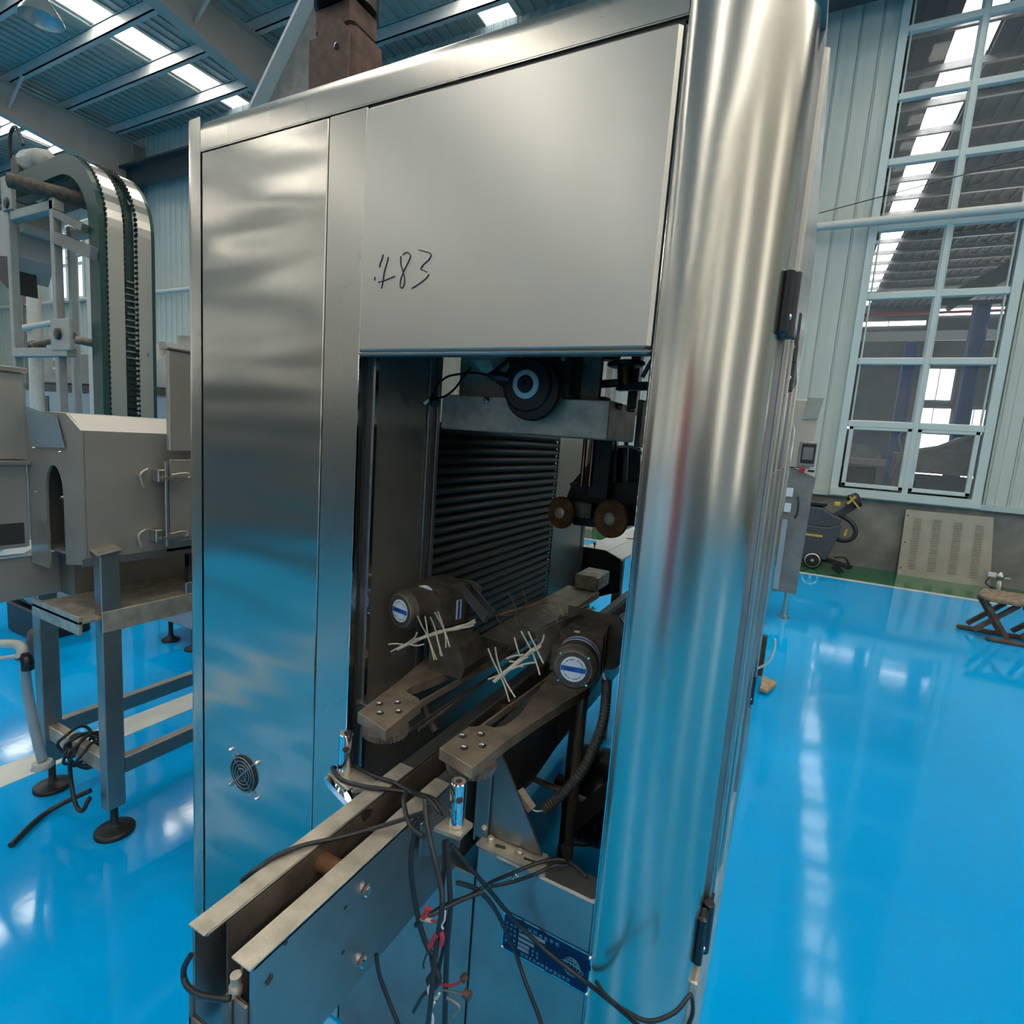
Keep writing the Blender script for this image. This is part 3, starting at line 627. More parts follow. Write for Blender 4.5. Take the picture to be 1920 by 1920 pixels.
# rear feed bed with covers seen through the opening
t = thing('outfeed_table', (-.75,2.9,0), 'white topped outfeed table with chamfered black end behind the machine', 'table')
obj('table_top', MB().prism([(-.90,2.55,.985),(-.78,2.55,.985),(-.70,2.55,.955),(-.70,2.55,.945),(-.90,2.55,.945)],(0,3.0,0)).prism([(-.78,2.549,.986),(-.775,2.549,.986),(-.775,2.549,.984)],(0,3.0,0)), M['plaster'], t)
obj('end_plate', MB().prism([(-.905,2.535,.99),(-.78,2.535,.99),(-.70,2.535,.958),(-.69,2.535,.80),(-.905,2.535,.70)],(0,.012,0)), M['dark'], t)
for x_ in (-.88,-.72):
    for y_ in (2.6,5.4): obj('leg', MB().box((x_-.02,y_-.02,0),(x_+.02,y_+.02,.945)), M['steel_dark'], t)
obj('stud', MB().lathe((-.845,2.56,.985),(-.845,2.56,1.015),[(0,.003),(.02,.003),(.022,.008),(.03,.007)],10), M['dark'], t)
o = obj('paper_scrap', MB().prism([(-.715,2.95,.9865),(-.67,3.02,.9865),(-.68,3.12,.9865),(-.735,3.06,.9865)],(0,0,.002)).tube([(-.80,2.98,.99),(-.74,3.02,.99)],.003,6), M['ties_brown'])
tag(o, 'small brown paper scrap on the white outfeed table', 'paper')
# gear motor standing on top
t = thing('top_gear_motor', (-1.22,1.2,2.228), 'grimy brown gear motor standing on top of the steel cabinet', 'motor')
obj('gear_housing', MB().bbox((-1.315,1.14,2.27),(-1.145,1.26,2.53),.012).bbox((-1.30,1.15,2.53),(-1.16,1.25,2.60),.01), M['rust_dull'], t)
obj('face_plate', MB().prism([(-1.26,1.137,2.32),(-1.15,1.137,2.30),(-1.15,1.137,2.50),(-1.18,1.137,2.53),(-1.26,1.137,2.56)],(0,-.008,0)), M['rust_dull'], t)
obj('motor_collar', MB().cyl((-1.23,1.2,2.60),(-1.23,1.2,2.75),.085,24), M['black'], t)
obj('neck', MB().cyl((-1.23,1.2,2.228),(-1.23,1.2,2.28),.07,20), M['steel_worn'], t)
for z in (2.37,2.47): obj('screw', MB().lathe((-1.19,1.129,z),(-1.19,1.124,z),[(0,.004),(0,.008),(.005,.008)],12,cap=False), M['chrome'], t)
for k, x_ in enumerate((-1.40,-1.355,-1.315)):
    t2 = obj('lifting_hook', MB().tube([(x_-.012,1.10,2.225),(x_-.012,1.10,2.265),(x_,1.10,2.28),(x_+.018,1.10,2.278),(x_+.022,1.10,2.255)],.0045,8), M['chrome'])
    tag(t2, ('leftmost of three chrome hooks on the roof edge left of the brown gear motor','middle chrome hook on the roof edge beside the brown gear motor','chrome hook on the roof edge nearest the brown gear motor')[k], 'hook', 'chrome hooks on the machine roof')
# ================================================================ feed conveyor rails in the foreground
FC = thing('feed_conveyor', (-.60,.7,0), 'bare stainless feed rails running out of the machine toward the camera', 'conveyor')
def rail(nm, x0, x1, out, ys, zb):
    # folded channel: top flange x0..x1, side plate at the 'out' edge
    h = MB(); s = 1 if out > x0 else -1
    h.bbox((x0,ys,.793),(x1,3.4,.800),.002)
    xa = x1-.006 if out == x1 else x0
    h.box((xa,ys+.0,zb),(xa+.006,3.4,.7995))
    return h
rr_ = obj('right_rail', rail('r', -.574, -.538, -.538, .41, .586), M['steel_grey'], FC)
rl_ = obj('left_rail', rail('l', -.665, -.631, -.665, .41, .586), M['steel_grey'], FC)
obj('top_flange', MB().bbox((-.574,.405,.799),(-.5375,.86,.8025),.001), M['steel_worn'], rr_)
obj('top_flange', MB().bbox((-.6655,.405,.799),(-.631,.86,.8025),.001), M['steel_worn'], rl_)
obj('inner_plate', MB().box((-.575,.42,.60),(-.571,3.4,.793)), M['steel_dark'], rr_)
obj('inner_plate', MB().box((-.634,.44,.60),(-.630,3.4,.793)).box((-.66,.5,.586),(-.55,3.4,.592)), M['steel_dark'], rl_)
obj('end_bracket', MB().bbox((-.668,.405,.30),(-.660,.50,.70),.002).bbox((-.668,.405,.30),(-.60,.412,.655),.002), M['steel_dark'], rl_)
obj('bracket_hole', MB().lathe((-.632,.403,.625),(-.632,.4045,.625),[(0,.010),(.001,.010)],20), M['cabinet'], rl_)
obj('end_post', MB().bbox((-.590,.402,.30),(-.572,.42,.735),.002).bbox((-.570,.405,.30),(-.545,.412,.742),.002), M['steel_dark'], rr_)
obj('end_bolt', MB().lathe((-.578,.415,.735),(-.578,.415,.765),[(0,.009),(.012,.009),(.013,.007),(.018,.0065),(.028,.0075)],16), M['steel_worn'], rr_)
obj('slot_hole', MB().prism([(-0.536,0.434,0.763),(-0.536,0.439,0.767),(-0.536,0.44,0.761),(-0.536,0.433,0.755),(-0.536,0.427,0.759)],(.0006,0,0)), M['rust_dull'], rr_)
for p in ((-0.538,0.615,0.755), (-0.538,0.613,0.625)):
    obj('hex_bolt', MB().lathe((p[0],p[1],p[2]),(p[0]+.016,p[1],p[2]),[(0,.011),(.003,.011)],20).lathe((p[0]+.003,p[1],p[2]),(p[0]+.012,p[1],p[2]),[(0,.0095),(.006,.0095),(.008,.007)],6,False), M['chrome'], rr_)
for p in ((-0.538,0.574,0.755), (-0.538,0.572,0.677), (-0.538,0.461,0.793)):
    obj('hole', MB().lathe(p,(p[0]+.001,p[1],p[2]),[(0,.0035),(.0006,.0035)],12), M['seam'], rr_)
obj('spacer_tube', MB().cyl((-.66,.612,.765),(-.54,.612,.765),.0155,20), M['rust'], FC)
obj('spacer_tube', MB().cyl((-.66,1.25,.765),(-.54,1.25,.765),.0155,20), M['rust_dull'], FC)
obj('slot_mark', MB().prism([(-0.63,0.703,0.795),(-0.63,0.714,0.796),(-0.63,0.725,0.793),(-0.63,0.737,0.784),(-0.63,0.729,0.775),(-0.63,0.712,0.774)],(.0006,0,0)), M['seam'], rl_)
# chrome posts on small brackets either side
def post(nm, x, y, side):
    b = obj('post_bracket', MB().prism([(x-.030*side-.008*0,y-.028,.784),(x+.022,y-.022,.784),(x+.024,y+.020,.784),(x-.022,y+.026,.784)] if side > 0 else [(x-.026,y-.024,.784),(x+.055,y-.036,.784),(x+.085,y+.012,.784),(x-.014,y+.026,.784)],(0,0,.008)), M['steel_worn'], FC)
    p = obj('guide_post', MB().cyl((x,y,.792),(x,y,.879),.0148,28,bev=.0015), M['chrome'], FC)
    obj('socket', MB().lathe((x,y,.8795),(x,y,.8797),[(0,.0055),(.0002,.0055)],16), M['seam'], p)
    obj('cross_hole', MB().lathe((x+.0100,y-.0105,.851),(x+.0106,y-.0112,.851),[(0,.0068),(.001,.0055)],16), M['rust_dull'], p)
post('r', -.470, .780, 1); post('l', -.747, .783, -1)
obj('bracket_rib', MB().obox((-.768,.752,.785),(-.690,.738,.770),.010,.014).obox((-.705,.748,.786),(-.676,.742,.760),.012,.02), M['chrome'], FC)
obj('bracket_drop', MB().bbox((-.53,.75,.72),(-.525,.80,.79),.001).prism([(-.53,.752,.784),(-.448,.758,.784),(-.448,.758,.770),(-.49,.756,.735),(-.53,.754,.72)],(0,.004,0)), M['steel_grey'], FC)
# upright bracket with gusset bolted on the base beam
GB = obj('upright_bracket', MB().bbox((-.514,.925,.645),(-.508,1.0,.80),.001).bbox((-.508,.925,.655),(-.480,.931,.845),.001), M['steel_grey'], MX)
obj('gusset', MB().prism([(-0.483,0.935,0.83),(-0.466,0.935,0.855),(-0.357,0.935,0.671),(-0.496,0.935,0.663),(-0.51,0.935,0.806)],(0,.005,0)), M['steel_grey'], GB)
obj('foot_flange', MB().prism([(-.492,.9015,.656),(-.334,.9015,.656),(-.352,.955,.656),(-.488,.955,.656)],(0,0,.005)), M['steel_worn'], GB)
for p in ((-0.469,0.922,0.661), (-0.402,0.922,0.661)):
    obj('hex_bolt', MB().lathe(p,(p[0],p[1],p[2]+.014),[(0,.0105),(.002,.0105)],20).lathe((p[0],p[1],p[2]+.002),(p[0],p[1],p[2]+.012),[(0,.0085),(.007,.008),(.010,.005)],6,False), M['steel_worn'] , GB)
obj('slot', MB().prism([(-0.456,0.922,0.662),(-0.435,0.926,0.662),(-0.432,0.919,0.662),(-0.454,0.915,0.662)],(0,0,.0004)).prism([(-0.39,0.922,0.662),(-0.364,0.924,0.662),(-0.362,0.92,0.662),(-0.388,0.916,0.662)],(0,0,.0004)), M['seam'], GB)
obj('flange_bolt', MB().lathe((-0.488,0.925,0.683),(-0.483,0.915,0.692),[(0,.007),(.005,.006)],6), M['steel_worn'], GB)
tag(obj('wire_loop', MB().tube([(-0.395,0.885,0.661),(-0.397,0.885,0.653),(-0.388,0.885,0.65),(-0.383,0.885,0.646),(-0.388,0.885,0.637),(-0.396,0.885,0.64),(-0.393,0.885,0.648)],.0012,6), M['chrome']), 'thin bent wire loop hanging over the base beam above the blue nameplate', 'wire')
# ---- the two drive arms: plate with sprocket and gear motor
def sprocket(parent, c, r, zt, n=36):
    h = MB(); vs = []
    for z in (zt-.012, zt):
        for i in range(2*n):
            q = PI*i/n; rr = r if i % 2 else r-.0035; vs.append((c[0]+rr*math.cos(q), c[1]+rr*math.sin(q), z))
    m = 2*n; h.add(vs, [tuple(range(m-1,-1,-1)), tuple(range(m,2*m))]+[(i,(i+1)%m,m+(i+1)%m,m+i) for i in range(m)])
    h.cyl((c[0],c[1],zt),(c[0],c[1],zt+.006),r*.93,28)
    return obj('sprocket', h, M['steel_dark'], parent)
def motor(parent, c, az, tone):
    d = Vector((math.sin(az), math.cos(az), 0)); c = Vector(c); x = Vector((math.cos(az), -math.sin(az), 0)); up = Vector((0,0,1))
    m = obj('motor', MB().lathe(c, c+d, [(0,.0395),(.003,.045),(.006,.0465),(.014,.0465),(.016,.0495),(.020,.0495),(.022,.047),(.085,.047)], 40)
            .obox(c+d*.080, c+d*.122, .098, .098).obox(c+d*.045-x*.048, c+d*.10-x*.048, .02, .06), M['motor'], parent)
    obj('end_cap_ring', MB().lathe(c-d*.0008, c, [(0,.0375),(0,.040),(.0015,.0405)], 40, cap=False), M['steel_dark'], m)
    f = obj('round_label', MB().lathe(c-d*.0012, c, [(0,.0275),(.0012,.0275)], 36), M['label_white'], m)
    bl = MB(); e = d*.0016
    for (a, b) in ((-.0245, .002),): pass
    bl.prism([c-e-x*.0265+up*.0056, c-e+x*.0265+up*.0056, c-e+x*.0265-up*.0056, c-e-x*.0265-up*.0056], d*.0003); obj('label_band', bl, M['label_blue'], f)
    tx = MB()
    for i in range(13):
        for sgn in (1,-1):
            q = PI/2*sgn + (i-6)*.19*(-sgn); p = c - e + x*(.0215*math.cos(q)) + up*(.0215*math.sin(q)); t_ = (-x*math.sin(q)+up*math.cos(q))
            n_ = (x*math.cos(q)+up*math.sin(q)); a = .0008+.0005*((i*7) % 3)/2
            if (i*5+sgn) % 6 == 0: continue
            tx.prism([p-t_*a-n_*.0012, p+t_*a-n_*.0012, p+t_*a+n_*.0012, p-t_*a+n_*.0012], d*.0002)
    for i in range(6):
        p = c - e*1.15 + x*(-.016+.0035*i); tx.prism([p-x*.001-up*.0025, p+x*.001-up*.0025, p+x*.001+up*.0025, p-x*.001+up*.0025], d*.0002)
    obj('label_print', tx, M['dark'], f)
    for k in range(4):
        q = PI/4+k*PI/2; p = c + x*(.0425*math.cos(q)) + up*(.0425*math.sin(q))
        obj('screw', MB().lathe(p+d*.001, p-d*.002, [(0,.0022),(.002,.0022)], 8), M['chrome'], m)
    g = obj('gearbox', MB().obox(c+d*.122, c+d*.185, .104, .104), M['motor'], parent)
    for a in (-1,1):
        for b in (-1,1):
            p = c+d*.078+x*(a*.039)+up*(b*.039); obj('gearbox_bolt', MB().cyl(p, p+d*.006, .006, 10), M['rust_dull'], g)
    return m, g, d, x
# right arm
RA = thing('drive_arm', (-.48,.9,.88), 'right drive arm, oily steel plate with gear motor beside the rounded column', 'drive arm', 'drive arms over the feed rails')
T = .024; zt = .905
arm = [(-.537,.811),(-.451,.792),(-.441,.916),(-.423,1.039),(-.385,1.24),(-.40,1.40),(-.50,1.40),(-.492,1.20),(-.468,1.02),(-.472,.955),(-.487,.936),(-.512,.934),(-.520,.918),(-.533,.909)]
obj('arm_plate', MB().prism([(x,y,zt-T) for x,y in arm],(0,0,T)), M['steel_arm'], RA, bev=.0015)
for p in ((-0.524,0.869,0.906), (-0.497,0.895,0.906), (-0.499,0.836,0.906), (-0.474,0.862,0.906)):
    obj('socket_screw', MB().lathe(p,(p[0],p[1],p[2]+.002),[(0,.0028),(0,.0052),(.002,.0048)],16,cap=False), M['chrome'], RA)
    obj('counterbore', MB().lathe((p[0]+.002,p[1]+.001,.9050),(p[0]+.002,p[1]+.001,.9054),[(0,.0082),(.0004,.0082)],18), M['seam'], RA)
sprocket(RA, (-.487,.852), .050, .876)
obj('guide_bar', MB().obox((-.517,.935,.893),(-.497,1.25,.893),.006,.014), M['steel_arm'], RA)
mo, g, d, x = motor(RA, (-.364,1.04,1.028), -.20, 0)
obj('curved_label', MB().lathe(Vector((-.364,1.04,1.028))+d*.048, Vector((-.364,1.04,1.028))+d*.072, [(0,.0476),(.024,.0476)], 40, True, False), M['label_white'], mo)
obj('label_stripe', MB().lathe(Vector((-.364,1.04,1.028))+d*.054, Vector((-.364,1.04,1.028))+d*.064, [(0,.0480),(.010,.0480)], 40, True, False), M['label_blue'], mo)
obj('mount_plate', MB().prism([(-0.46,1.235,1.097),(-0.331,1.235,1.096),(-0.321,1.235,1.083),(-0.308,1.235,0.993),(-0.329,1.235,0.967),(-0.482,1.235,0.926),(-0.546,1.235,0.974),(-0.459,1.235,1.062)],(0,.008,0)), M['motor'], RA)
obj('side_gusset', MB().prism([(-0.426,1.23,1.087),(-0.428,1.15,1.095),(-0.461,1.05,1.084),(-0.436,1.05,1.023),(-0.416,1.2,0.983)],(-.004,.002,0)), M['steel_dark'], RA)
obj('white_dot', MB().lathe(Vector((-.364,1.04,1.028))+d*.09+Vector((-.012,0,.0495)), Vector((-.364,1.04,1.028))+d*.09+Vector((-.012,0,.0503)), [(0,.007),(.0008,.007)], 16), M['label_white'], mo)
# left arm
LA = thing('drive_arm', (-.73,.9,.88), 'left drive arm, brown oily plate with gear motor against the inner side panel', 'drive arm', 'drive arms over the feed rails')
arm = [(-.755,.821),(-.659,.799),(-.668,.885),(-.672,.932),(-.690,.945),(-.735,.955),(-.738,.985),(-.722,1.05),(-.700,1.20),(-.680,1.36),(-.79,1.36),(-.815,1.20),(-.803,1.10),(-.781,.989)]
obj('arm_plate', MB().prism([(x,y,zt-T) for x,y in arm],(0,0,T)), M['steel_arm'], LA, bev=.0015)
for p in ((-0.742,0.872,0.906), (-0.715,0.9,0.906), (-0.715,0.843,0.906), (-0.688,0.871,0.906)):
    obj('socket_screw', MB().lathe(p,(p[0],p[1],p[2]+.002),[(0,.0028),(0,.0052),(.002,.0048)],16,cap=False), M['chrome'], LA)
    obj('counterbore', MB().lathe((p[0]+.002,p[1]+.001,.9050),(p[0]+.002,p[1]+.001,.9054),[(0,.0082),(.0004,.0082)],18), M['seam'], LA)
sprocket(LA, (-.703,.852), .050, .876)
obj('guide_bar', MB().obox((-.683,.938,.893),(-.655,1.42,.893),.006,.014), M['steel_arm'], LA)
mo, g, d, x = motor(LA, (-.797,1.0,1.072), .21, 0)
c = Vector((-.797,1.0,1.076))
obj('terminal_box', MB().obox(c+d*.075+x*.045-Vector((0,0,.012)), c+d*.165+x*.045-Vector((0,0,.012)), .03, .075), M['motor'], mo)
obj('side_sticker', MB().obox(c+d*.128+x*.0612-Vector((0,0,.012)), c+d*.146+x*.0612-Vector((0,0,.012)), .0006, .05), M['label_white'], mo)
obj('sticker_stripe', MB().obox(c+d*.133+x*.0618-Vector((0,0,.012)), c+d*.141+x*.0618-Vector((0,0,.012)), .0006, .048), M['label_blue'], mo)
obj('torn_label', MB().prism([c+d*.066-x*.012+Vector((0,0,.0425)),c+d*.066+x*.012+Vector((0,0,.0425)),c+d*.078+x*.024+Vector((0,0,.038)),c+d*.084+x*.012+Vector((0,0,.0435)),c+d*.076-x*.004+Vector((0,0,.0445))],(0,0,.0015)), M['label_white'], mo)
obj('mount_plate', MB().prism([(-0.816,1.22,1.107),(-0.735,1.22,1.112),(-0.707,1.22,1.101),(-0.706,1.22,1.073),(-0.657,1.22,1.036),(-0.693,1.22,1.009),(-0.775,1.22,1.074)],(0,.006,0)), M['steel_dark'], LA)
obj('slant_bar', MB().obox((-0.728,1.15,1.116),(-0.615,1.1,1.066),.010,.022), M['steel_grey'], LA)
obj('slant_bar', MB().obox((-0.73,1.2,1.108),(-0.621,1.15,1.063),.006,.014), M['steel_grey'], LA)
obj('pivot_block', MB().prism([(-.765,1.08,.905),(-.665,1.08,.905),(-.655,1.08,.935),(-.675,1.08,.985),(-.76,1.08,1.02)],(0,.10,0)), M['motor'], LA)
# drive belts (thin chains) running back from the sprockets
for nm, a, b in (('left', (-.662,.872,.866), (-.640,2.0,.866)), ('right', (-.530,.90,.866), (-.52,2.0,.866))):
    o = obj('drive_belt', MB().obox(a, b, .003, .007), M['steel_grey'], MX)
obj('belt_return', MB().obox((-.652,.90,.862),(-.672,2.0,.862),.003,.007), M['steel_dark'], MX)
# ---- bundles of clipped cable ties hanging in the opening
def bundle(label, spine, sprigs, m, r=.0045, br=.0022):
    t = thing('cable_tie_bundle', spine[len(spine)//2], label, 'bundle', 'clipped cable tie bundles')
    h = MB().tube(spine, r, 8, 4)
    for k in range(2):
        h.tube([(p[0]+.002*math.cos(i*2+k*3), p[1]-.001, p[2]+.003*math.sin(i*2+k*3)) for i, p in enumerate(spine)], r*.65, 6, 4)
    obj('stem', h, m, t)
    for s_ in sprigs: obj('tie', MB().tube(s_, br, 6, 3), m, t)
bundle('pale bundle of clipped ties in front of the left motor', [(-0.768,0.96,0.996),(-0.727,0.965,1.023),(-0.694,0.97,1.042),(-0.658,0.98,1.06),(-0.626,0.99,1.072),(-0.588,1,1.091)],
 [[(-0.79,0.955,1.004),(-0.772,0.958,1.009),(-0.752,0.96,1.011)],[(-0.782,0.955,0.988),(-0.77,0.957,0.997),(-0.757,0.96,1.004)],[(-0.707,0.95,1.053),(-0.717,0.955,1.037),(-0.734,0.96,1.023)],[(-0.687,0.95,1.031),(-0.711,0.955,1.02),(-0.738,0.96,1.017)],
  [(-0.707,0.95,1.092),(-0.702,0.96,1.068),(-0.693,0.968,1.047),(-0.674,0.96,1.026),(-0.656,0.95,1.003)],[(-0.694,0.96,1.092),(-0.692,0.965,1.067),(-0.688,0.968,1.042),(-0.671,0.962,1.019),(-0.653,0.955,1.002)],
  [(-0.68,0.96,1.093),(-0.674,0.97,1.069),(-0.667,0.97,1.049),(-0.654,0.965,1.029),(-0.639,0.955,1.014)],[(-0.663,0.965,1.049),(-0.652,0.96,1.032),(-0.643,0.955,1.014)],
  [(-0.669,0.96,1.107),(-0.662,0.97,1.087),(-0.652,0.975,1.067),(-0.639,0.97,1.052),(-0.624,0.96,1.037)],[(-0.664,0.965,1.108),(-0.659,0.972,1.088),(-0.651,0.975,1.065),(-0.638,0.965,1.048),(-0.634,0.96,1.033)],
  [(-0.606,0.985,1.084),(-0.593,0.99,1.093),(-0.582,0.99,1.101)],[(-0.609,0.985,1.077),(-0.595,0.99,1.082),(-0.585,0.99,1.088)]], M['ties'], .004, .0019)
bundle('pale bundle of clipped ties between the two drive arms', [(-0.476,0.9,1.022),(-0.46,0.905,1.04),(-0.444,0.91,1.058),(-0.43,0.92,1.074),(-0.415,0.93,1.09),(-0.4,0.94,1.103)],
 [[(-0.495,0.9,1.086),(-0.484,0.905,1.06),(-0.469,0.905,1.04),(-0.453,0.9,1.021),(-0.437,0.895,0.994)],[(-0.479,0.9,1.092),(-0.476,0.905,1.068),(-0.464,0.905,1.043),(-0.446,0.9,1.023),(-0.425,0.895,1.006)],
  [(-0.49,0.9,1.023),(-0.475,0.905,1.031),(-0.458,0.905,1.043)],[(-0.458,0.91,1.071),(-0.443,0.915,1.079),(-0.423,0.915,1.086)],[(-0.452,0.91,1.067),(-0.436,0.915,1.069),(-0.416,0.92,1.082)],
  [(-0.449,0.92,1.114),(-0.441,0.92,1.094),(-0.432,0.92,1.075)],[(-0.436,0.92,1.13),(-0.425,0.925,1.111),(-0.413,0.93,1.09),(-0.397,0.92,1.073),(-0.386,0.915,1.055)],
  [(-0.425,0.93,1.129),(-0.415,0.93,1.114),(-0.404,0.93,1.099),(-0.394,0.925,1.088),(-0.383,0.92,1.078)],[(-0.395,0.94,1.126),(-0.397,0.94,1.113),(-0.404,0.935,1.099)],[(-0.396,0.93,1.105),(-0.404,0.925,1.097),(-0.415,0.92,1.093)],
  [(-0.446,0.91,1.051),(-0.424,0.915,1.066),(-0.4,0.92,1.075)],[(-0.447,0.905,1.053),(-0.433,0.91,1.061),(-0.42,0.91,1.065)]], M['ties'], .0038, .0018)
bundle('brown bundle of clipped ties lying behind the left arm near the shutter', [(-0.67,1.25,1.021),(-0.649,1.27,1.031),(-0.619,1.29,1.043),(-0.589,1.31,1.056),(-0.559,1.33,1.075)],
 [[(-0.64,1.25,1.094),(-0.632,1.27,1.066),(-0.625,1.28,1.043),(-0.603,1.26,1.029),(-0.587,1.25,1.018)],[(-0.614,1.28,1.099),(-0.606,1.29,1.08),(-0.601,1.29,1.056)],[(-0.663,1.24,1.022),(-0.645,1.23,1.013),(-0.624,1.22,1.003)],
  [(-0.667,1.25,1.026),(-0.643,1.26,1.026),(-0.623,1.27,1.032)],[(-0.58,1.3,1.059),(-0.562,1.3,1.066),(-0.545,1.3,1.073)],[(-0.625,1.28,1.043),(-0.616,1.26,1.029),(-0.601,1.25,1.014)]], M['ties_brown'], .004, .002)
bundle('small cluster of clipped ties behind the right motor plate', [(-0.513,1.3,1.04),(-0.502,1.33,1.042),(-0.476,1.36,1.05),(-0.452,1.4,1.05)],
 [[(-0.547,1.28,1.058),(-0.536,1.3,1.045),(-0.517,1.3,1.035)],[(-0.526,1.29,1.05),(-0.52,1.3,1.037),(-0.51,1.3,1.027)],[(-0.512,1.3,1.08),(-0.507,1.3,1.063),(-0.496,1.3,1.046)],[(-0.503,1.3,1.071),(-0.497,1.3,1.058),(-0.495,1.3,1.044)],
  [(-0.455,1.42,1.07),(-0.463,1.4,1.063),(-0.479,1.38,1.05)],[(-0.449,1.42,1.045),(-0.461,1.4,1.049),(-0.475,1.38,1.045)]], M['ties'], .003, .0018)
# corrugated hose from the motor
def hose(pts, r, n, m, parent=None):
    # ribbed tube
    h = MB(); P = [Vector(p) for p in pts]; Q = []
    for i in range(len(P)-1):
        a, b, c, d = P[max(i-1,0)], P[i], P[i+1], P[min(i+2,len(P)-1)]
        for k in range(n):
            t = k/n; Q.append(.5*((2*b)+(c-a)*t+(2*a-5*b+4*c-d)*t*t+(3*b-a-3*c+d)*t**3))
    Q.append(P[-1]); prev = Vector((1,0,0)); vs = []; K = 12
    for i, q in enumerate(Q):
        d = (Q[min(i+1,len(Q)-1)]-Q[max(i-1,0)]).normalized(); x = (prev-d*prev.dot(d)).normalized(); prev = x; y = d.cross(x)
        rr = r*(1 if i % 3 else .80)
        for k in range(K): a = 2*PI*k/K; vs.append(q+(x*math.cos(a)+y*math.sin(a))*rr)
    fs = [(i*K+k, i*K+(k+1)%K, (i+1)*K+(k+1)%K, (i+1)*K+k) for i in range(len(Q)-1) for k in range(K)]+[tuple(range(K-1,-1,-1)), tuple(range((len(Q)-1)*K, len(Q)*K))]
    return h.add(vs, fs, True)
t = thing('corrugated_hose', (-0.304,1.06,0.984), 'black corrugated hose curving down from the right motor', 'hose')
obj('hose', hose([(-0.305,1.09,1.002),(-0.299,1.08,0.965),(-0.295,1.06,0.921),(-0.307,1.05,0.861),(-0.33,1.04,0.797),(-0.364,1.03,0.743),(-0.394,1.02,0.705)], .0115, 22, 0), M['flex'], t)
obj('connector', MB().obox((-0.462,1.03,0.717),(-0.422,1.02,0.693),.018,.014), M['ties'], t)
obj('lead_wire', MB().tube([(-0.424,1.02,0.694),(-0.411,1.02,0.693),(-0.396,1.02,0.701)],.0018,6).tube([(-0.313,1.09,1.015),(-0.31,1.09,1.006),(-0.305,1.09,0.998)],.003,6), M['white_wire'], t)
o = obj('air_hose', hose([(-0.752,1.05,0.838),(-0.732,1.04,0.817),(-0.714,1.03,0.803)], .006, 16, 0).cyl((-0.714,1.03,0.806),(-0.688,1.02,0.788),.009,12), M['rust_dull'])
tag(o, 'short ribbed hose end with pale fitting behind the left sprocket', 'hose')
# ================================================================ left side: tunnel conveyor
def foot(parent, x, y, r=.045, h=.075):
    o = obj('levelling_foot', MB().lathe((x,y,.0),(x,y,h),[(0,r),(.012,r),(.018,r*.85),(.026,r*.35),(.034,.012),(h,.012)],28), M['dark'], parent)
TU = thing('tunnel_conveyor', (-2.2,1.4,0), 'grey stainless tunnel enclosure on a steel leg frame left of the machine', 'conveyor')
XF = -2.03
e = MB().box((-2.40,.925,.99),(XF,2.9,1.0)).box((XF-.004,.912,.99),(XF,2.9,1.425)).prism([(XF,.912,1.425),(XF-.085,.912,1.475),(XF-.088,.912,1.470),(XF-.004,.912,1.422)],(0,1.9,0)).box((-2.40,.925,1.47),(XF-.085,2.9,1.475)).box((-2.40,.925,.99),(-2.396,2.9,1.475))
en = obj('tunnel_cover', e, M['tunnel'], TU)
# front end sheet with a rounded opening
pts = [(-2.12,1.475),(-2.03,1.425),(-2.03,.985),(-2.155,.965),(-2.155,1.14)]
for i in range(9):
    a = PI*i/8; pts.append((-2.215+.060*math.cos(a), 1.20+.10*math.sin(a)))
pts += [(-2.275,.93),(-2.40,.93),(-2.40,1.475)]
obj('end_sheet', MB().prism([(x,.905,z) for x,z in pts],(0,.008,0)), M['tunnel'], TU)
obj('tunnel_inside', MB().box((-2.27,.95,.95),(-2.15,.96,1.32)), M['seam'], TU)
obj('acrylic_flap', MB().prism([(-2.374,0.895,1.487),(-2.163,0.895,1.462),(-2.119,0.895,1.363),(-2.326,0.895,1.351)],(0,.004,0)), M['clear'], TU)
for p in ((-2.306,0.89,1.349), (-2.129,0.89,1.348), (-2.305,0.89,1.199), (-2.123,0.89,1.201)): obj('screw', MB().lathe(p,(p[0],p[1]-.006,p[2]),[(0,.005),(.006,.004)],10), M['chrome'], TU)
obj('lower_edge', MB().prism([(-2.02,0.893,0.983),(-2.02,1.162,0.973),(-2.02,1.162,1.001),(-2.02,0.894,1.006)],(-.01,0,0)), M['steel_grey'], TU)
# frame: posts, tray, rails, feet
obj('corner_leg', MB().bbox((-2.025,.925,.10),(-1.98,.985,1.03),.003), M['steel_grey'], TU)
obj('leg_cap', MB().prism([(-2.03,.92,1.031),(-1.975,.915,1.020),(-1.975,.99,1.030),(-2.03,.99,1.040)],(0,0,.003)), M['steel_satin'], TU)
obj('corner_leg', MB().bbox((-2.475,.925,.12),(-2.42,.985,.86),.003), M['steel_grey'], TU)
obj('corner_leg', MB().bbox((-2.025,2.6,.10),(-1.98,2.66,.83),.003), M['steel_grey'], TU)
obj('side_tray', MB().bbox((-2.30,.86,.80),(-1.985,2.9,.812),.002).bbox((-1.99,.925,.755),(-1.978,2.9,.828),.002).bbox((-2.30,.86,.765),(-1.985,.872,.828),.002), M['steel_worn'], TU)
obj('front_beam', MB().bbox((-2.415,.30,.80),(-2.405,2.9,.955),.002), M['tunnel'], TU)
obj('beam_edge', MB().bbox((-2.43,.30,.955),(-2.395,2.9,.962),.002), M['cabinet'], TU)
obj('back_sheet', MB().box((-2.40,.99,.80),(-2.30,2.9,.99)), M['steel_grey'], TU)
for z in (.245,): obj('low_rail', MB().bbox((-2.02,.985,z-.03),(-1.985,2.9,z+.03),.003).bbox((-2.47,.985,z-.03),(-2.43,2.9,z+.03),.003), M['steel_grey'], TU)
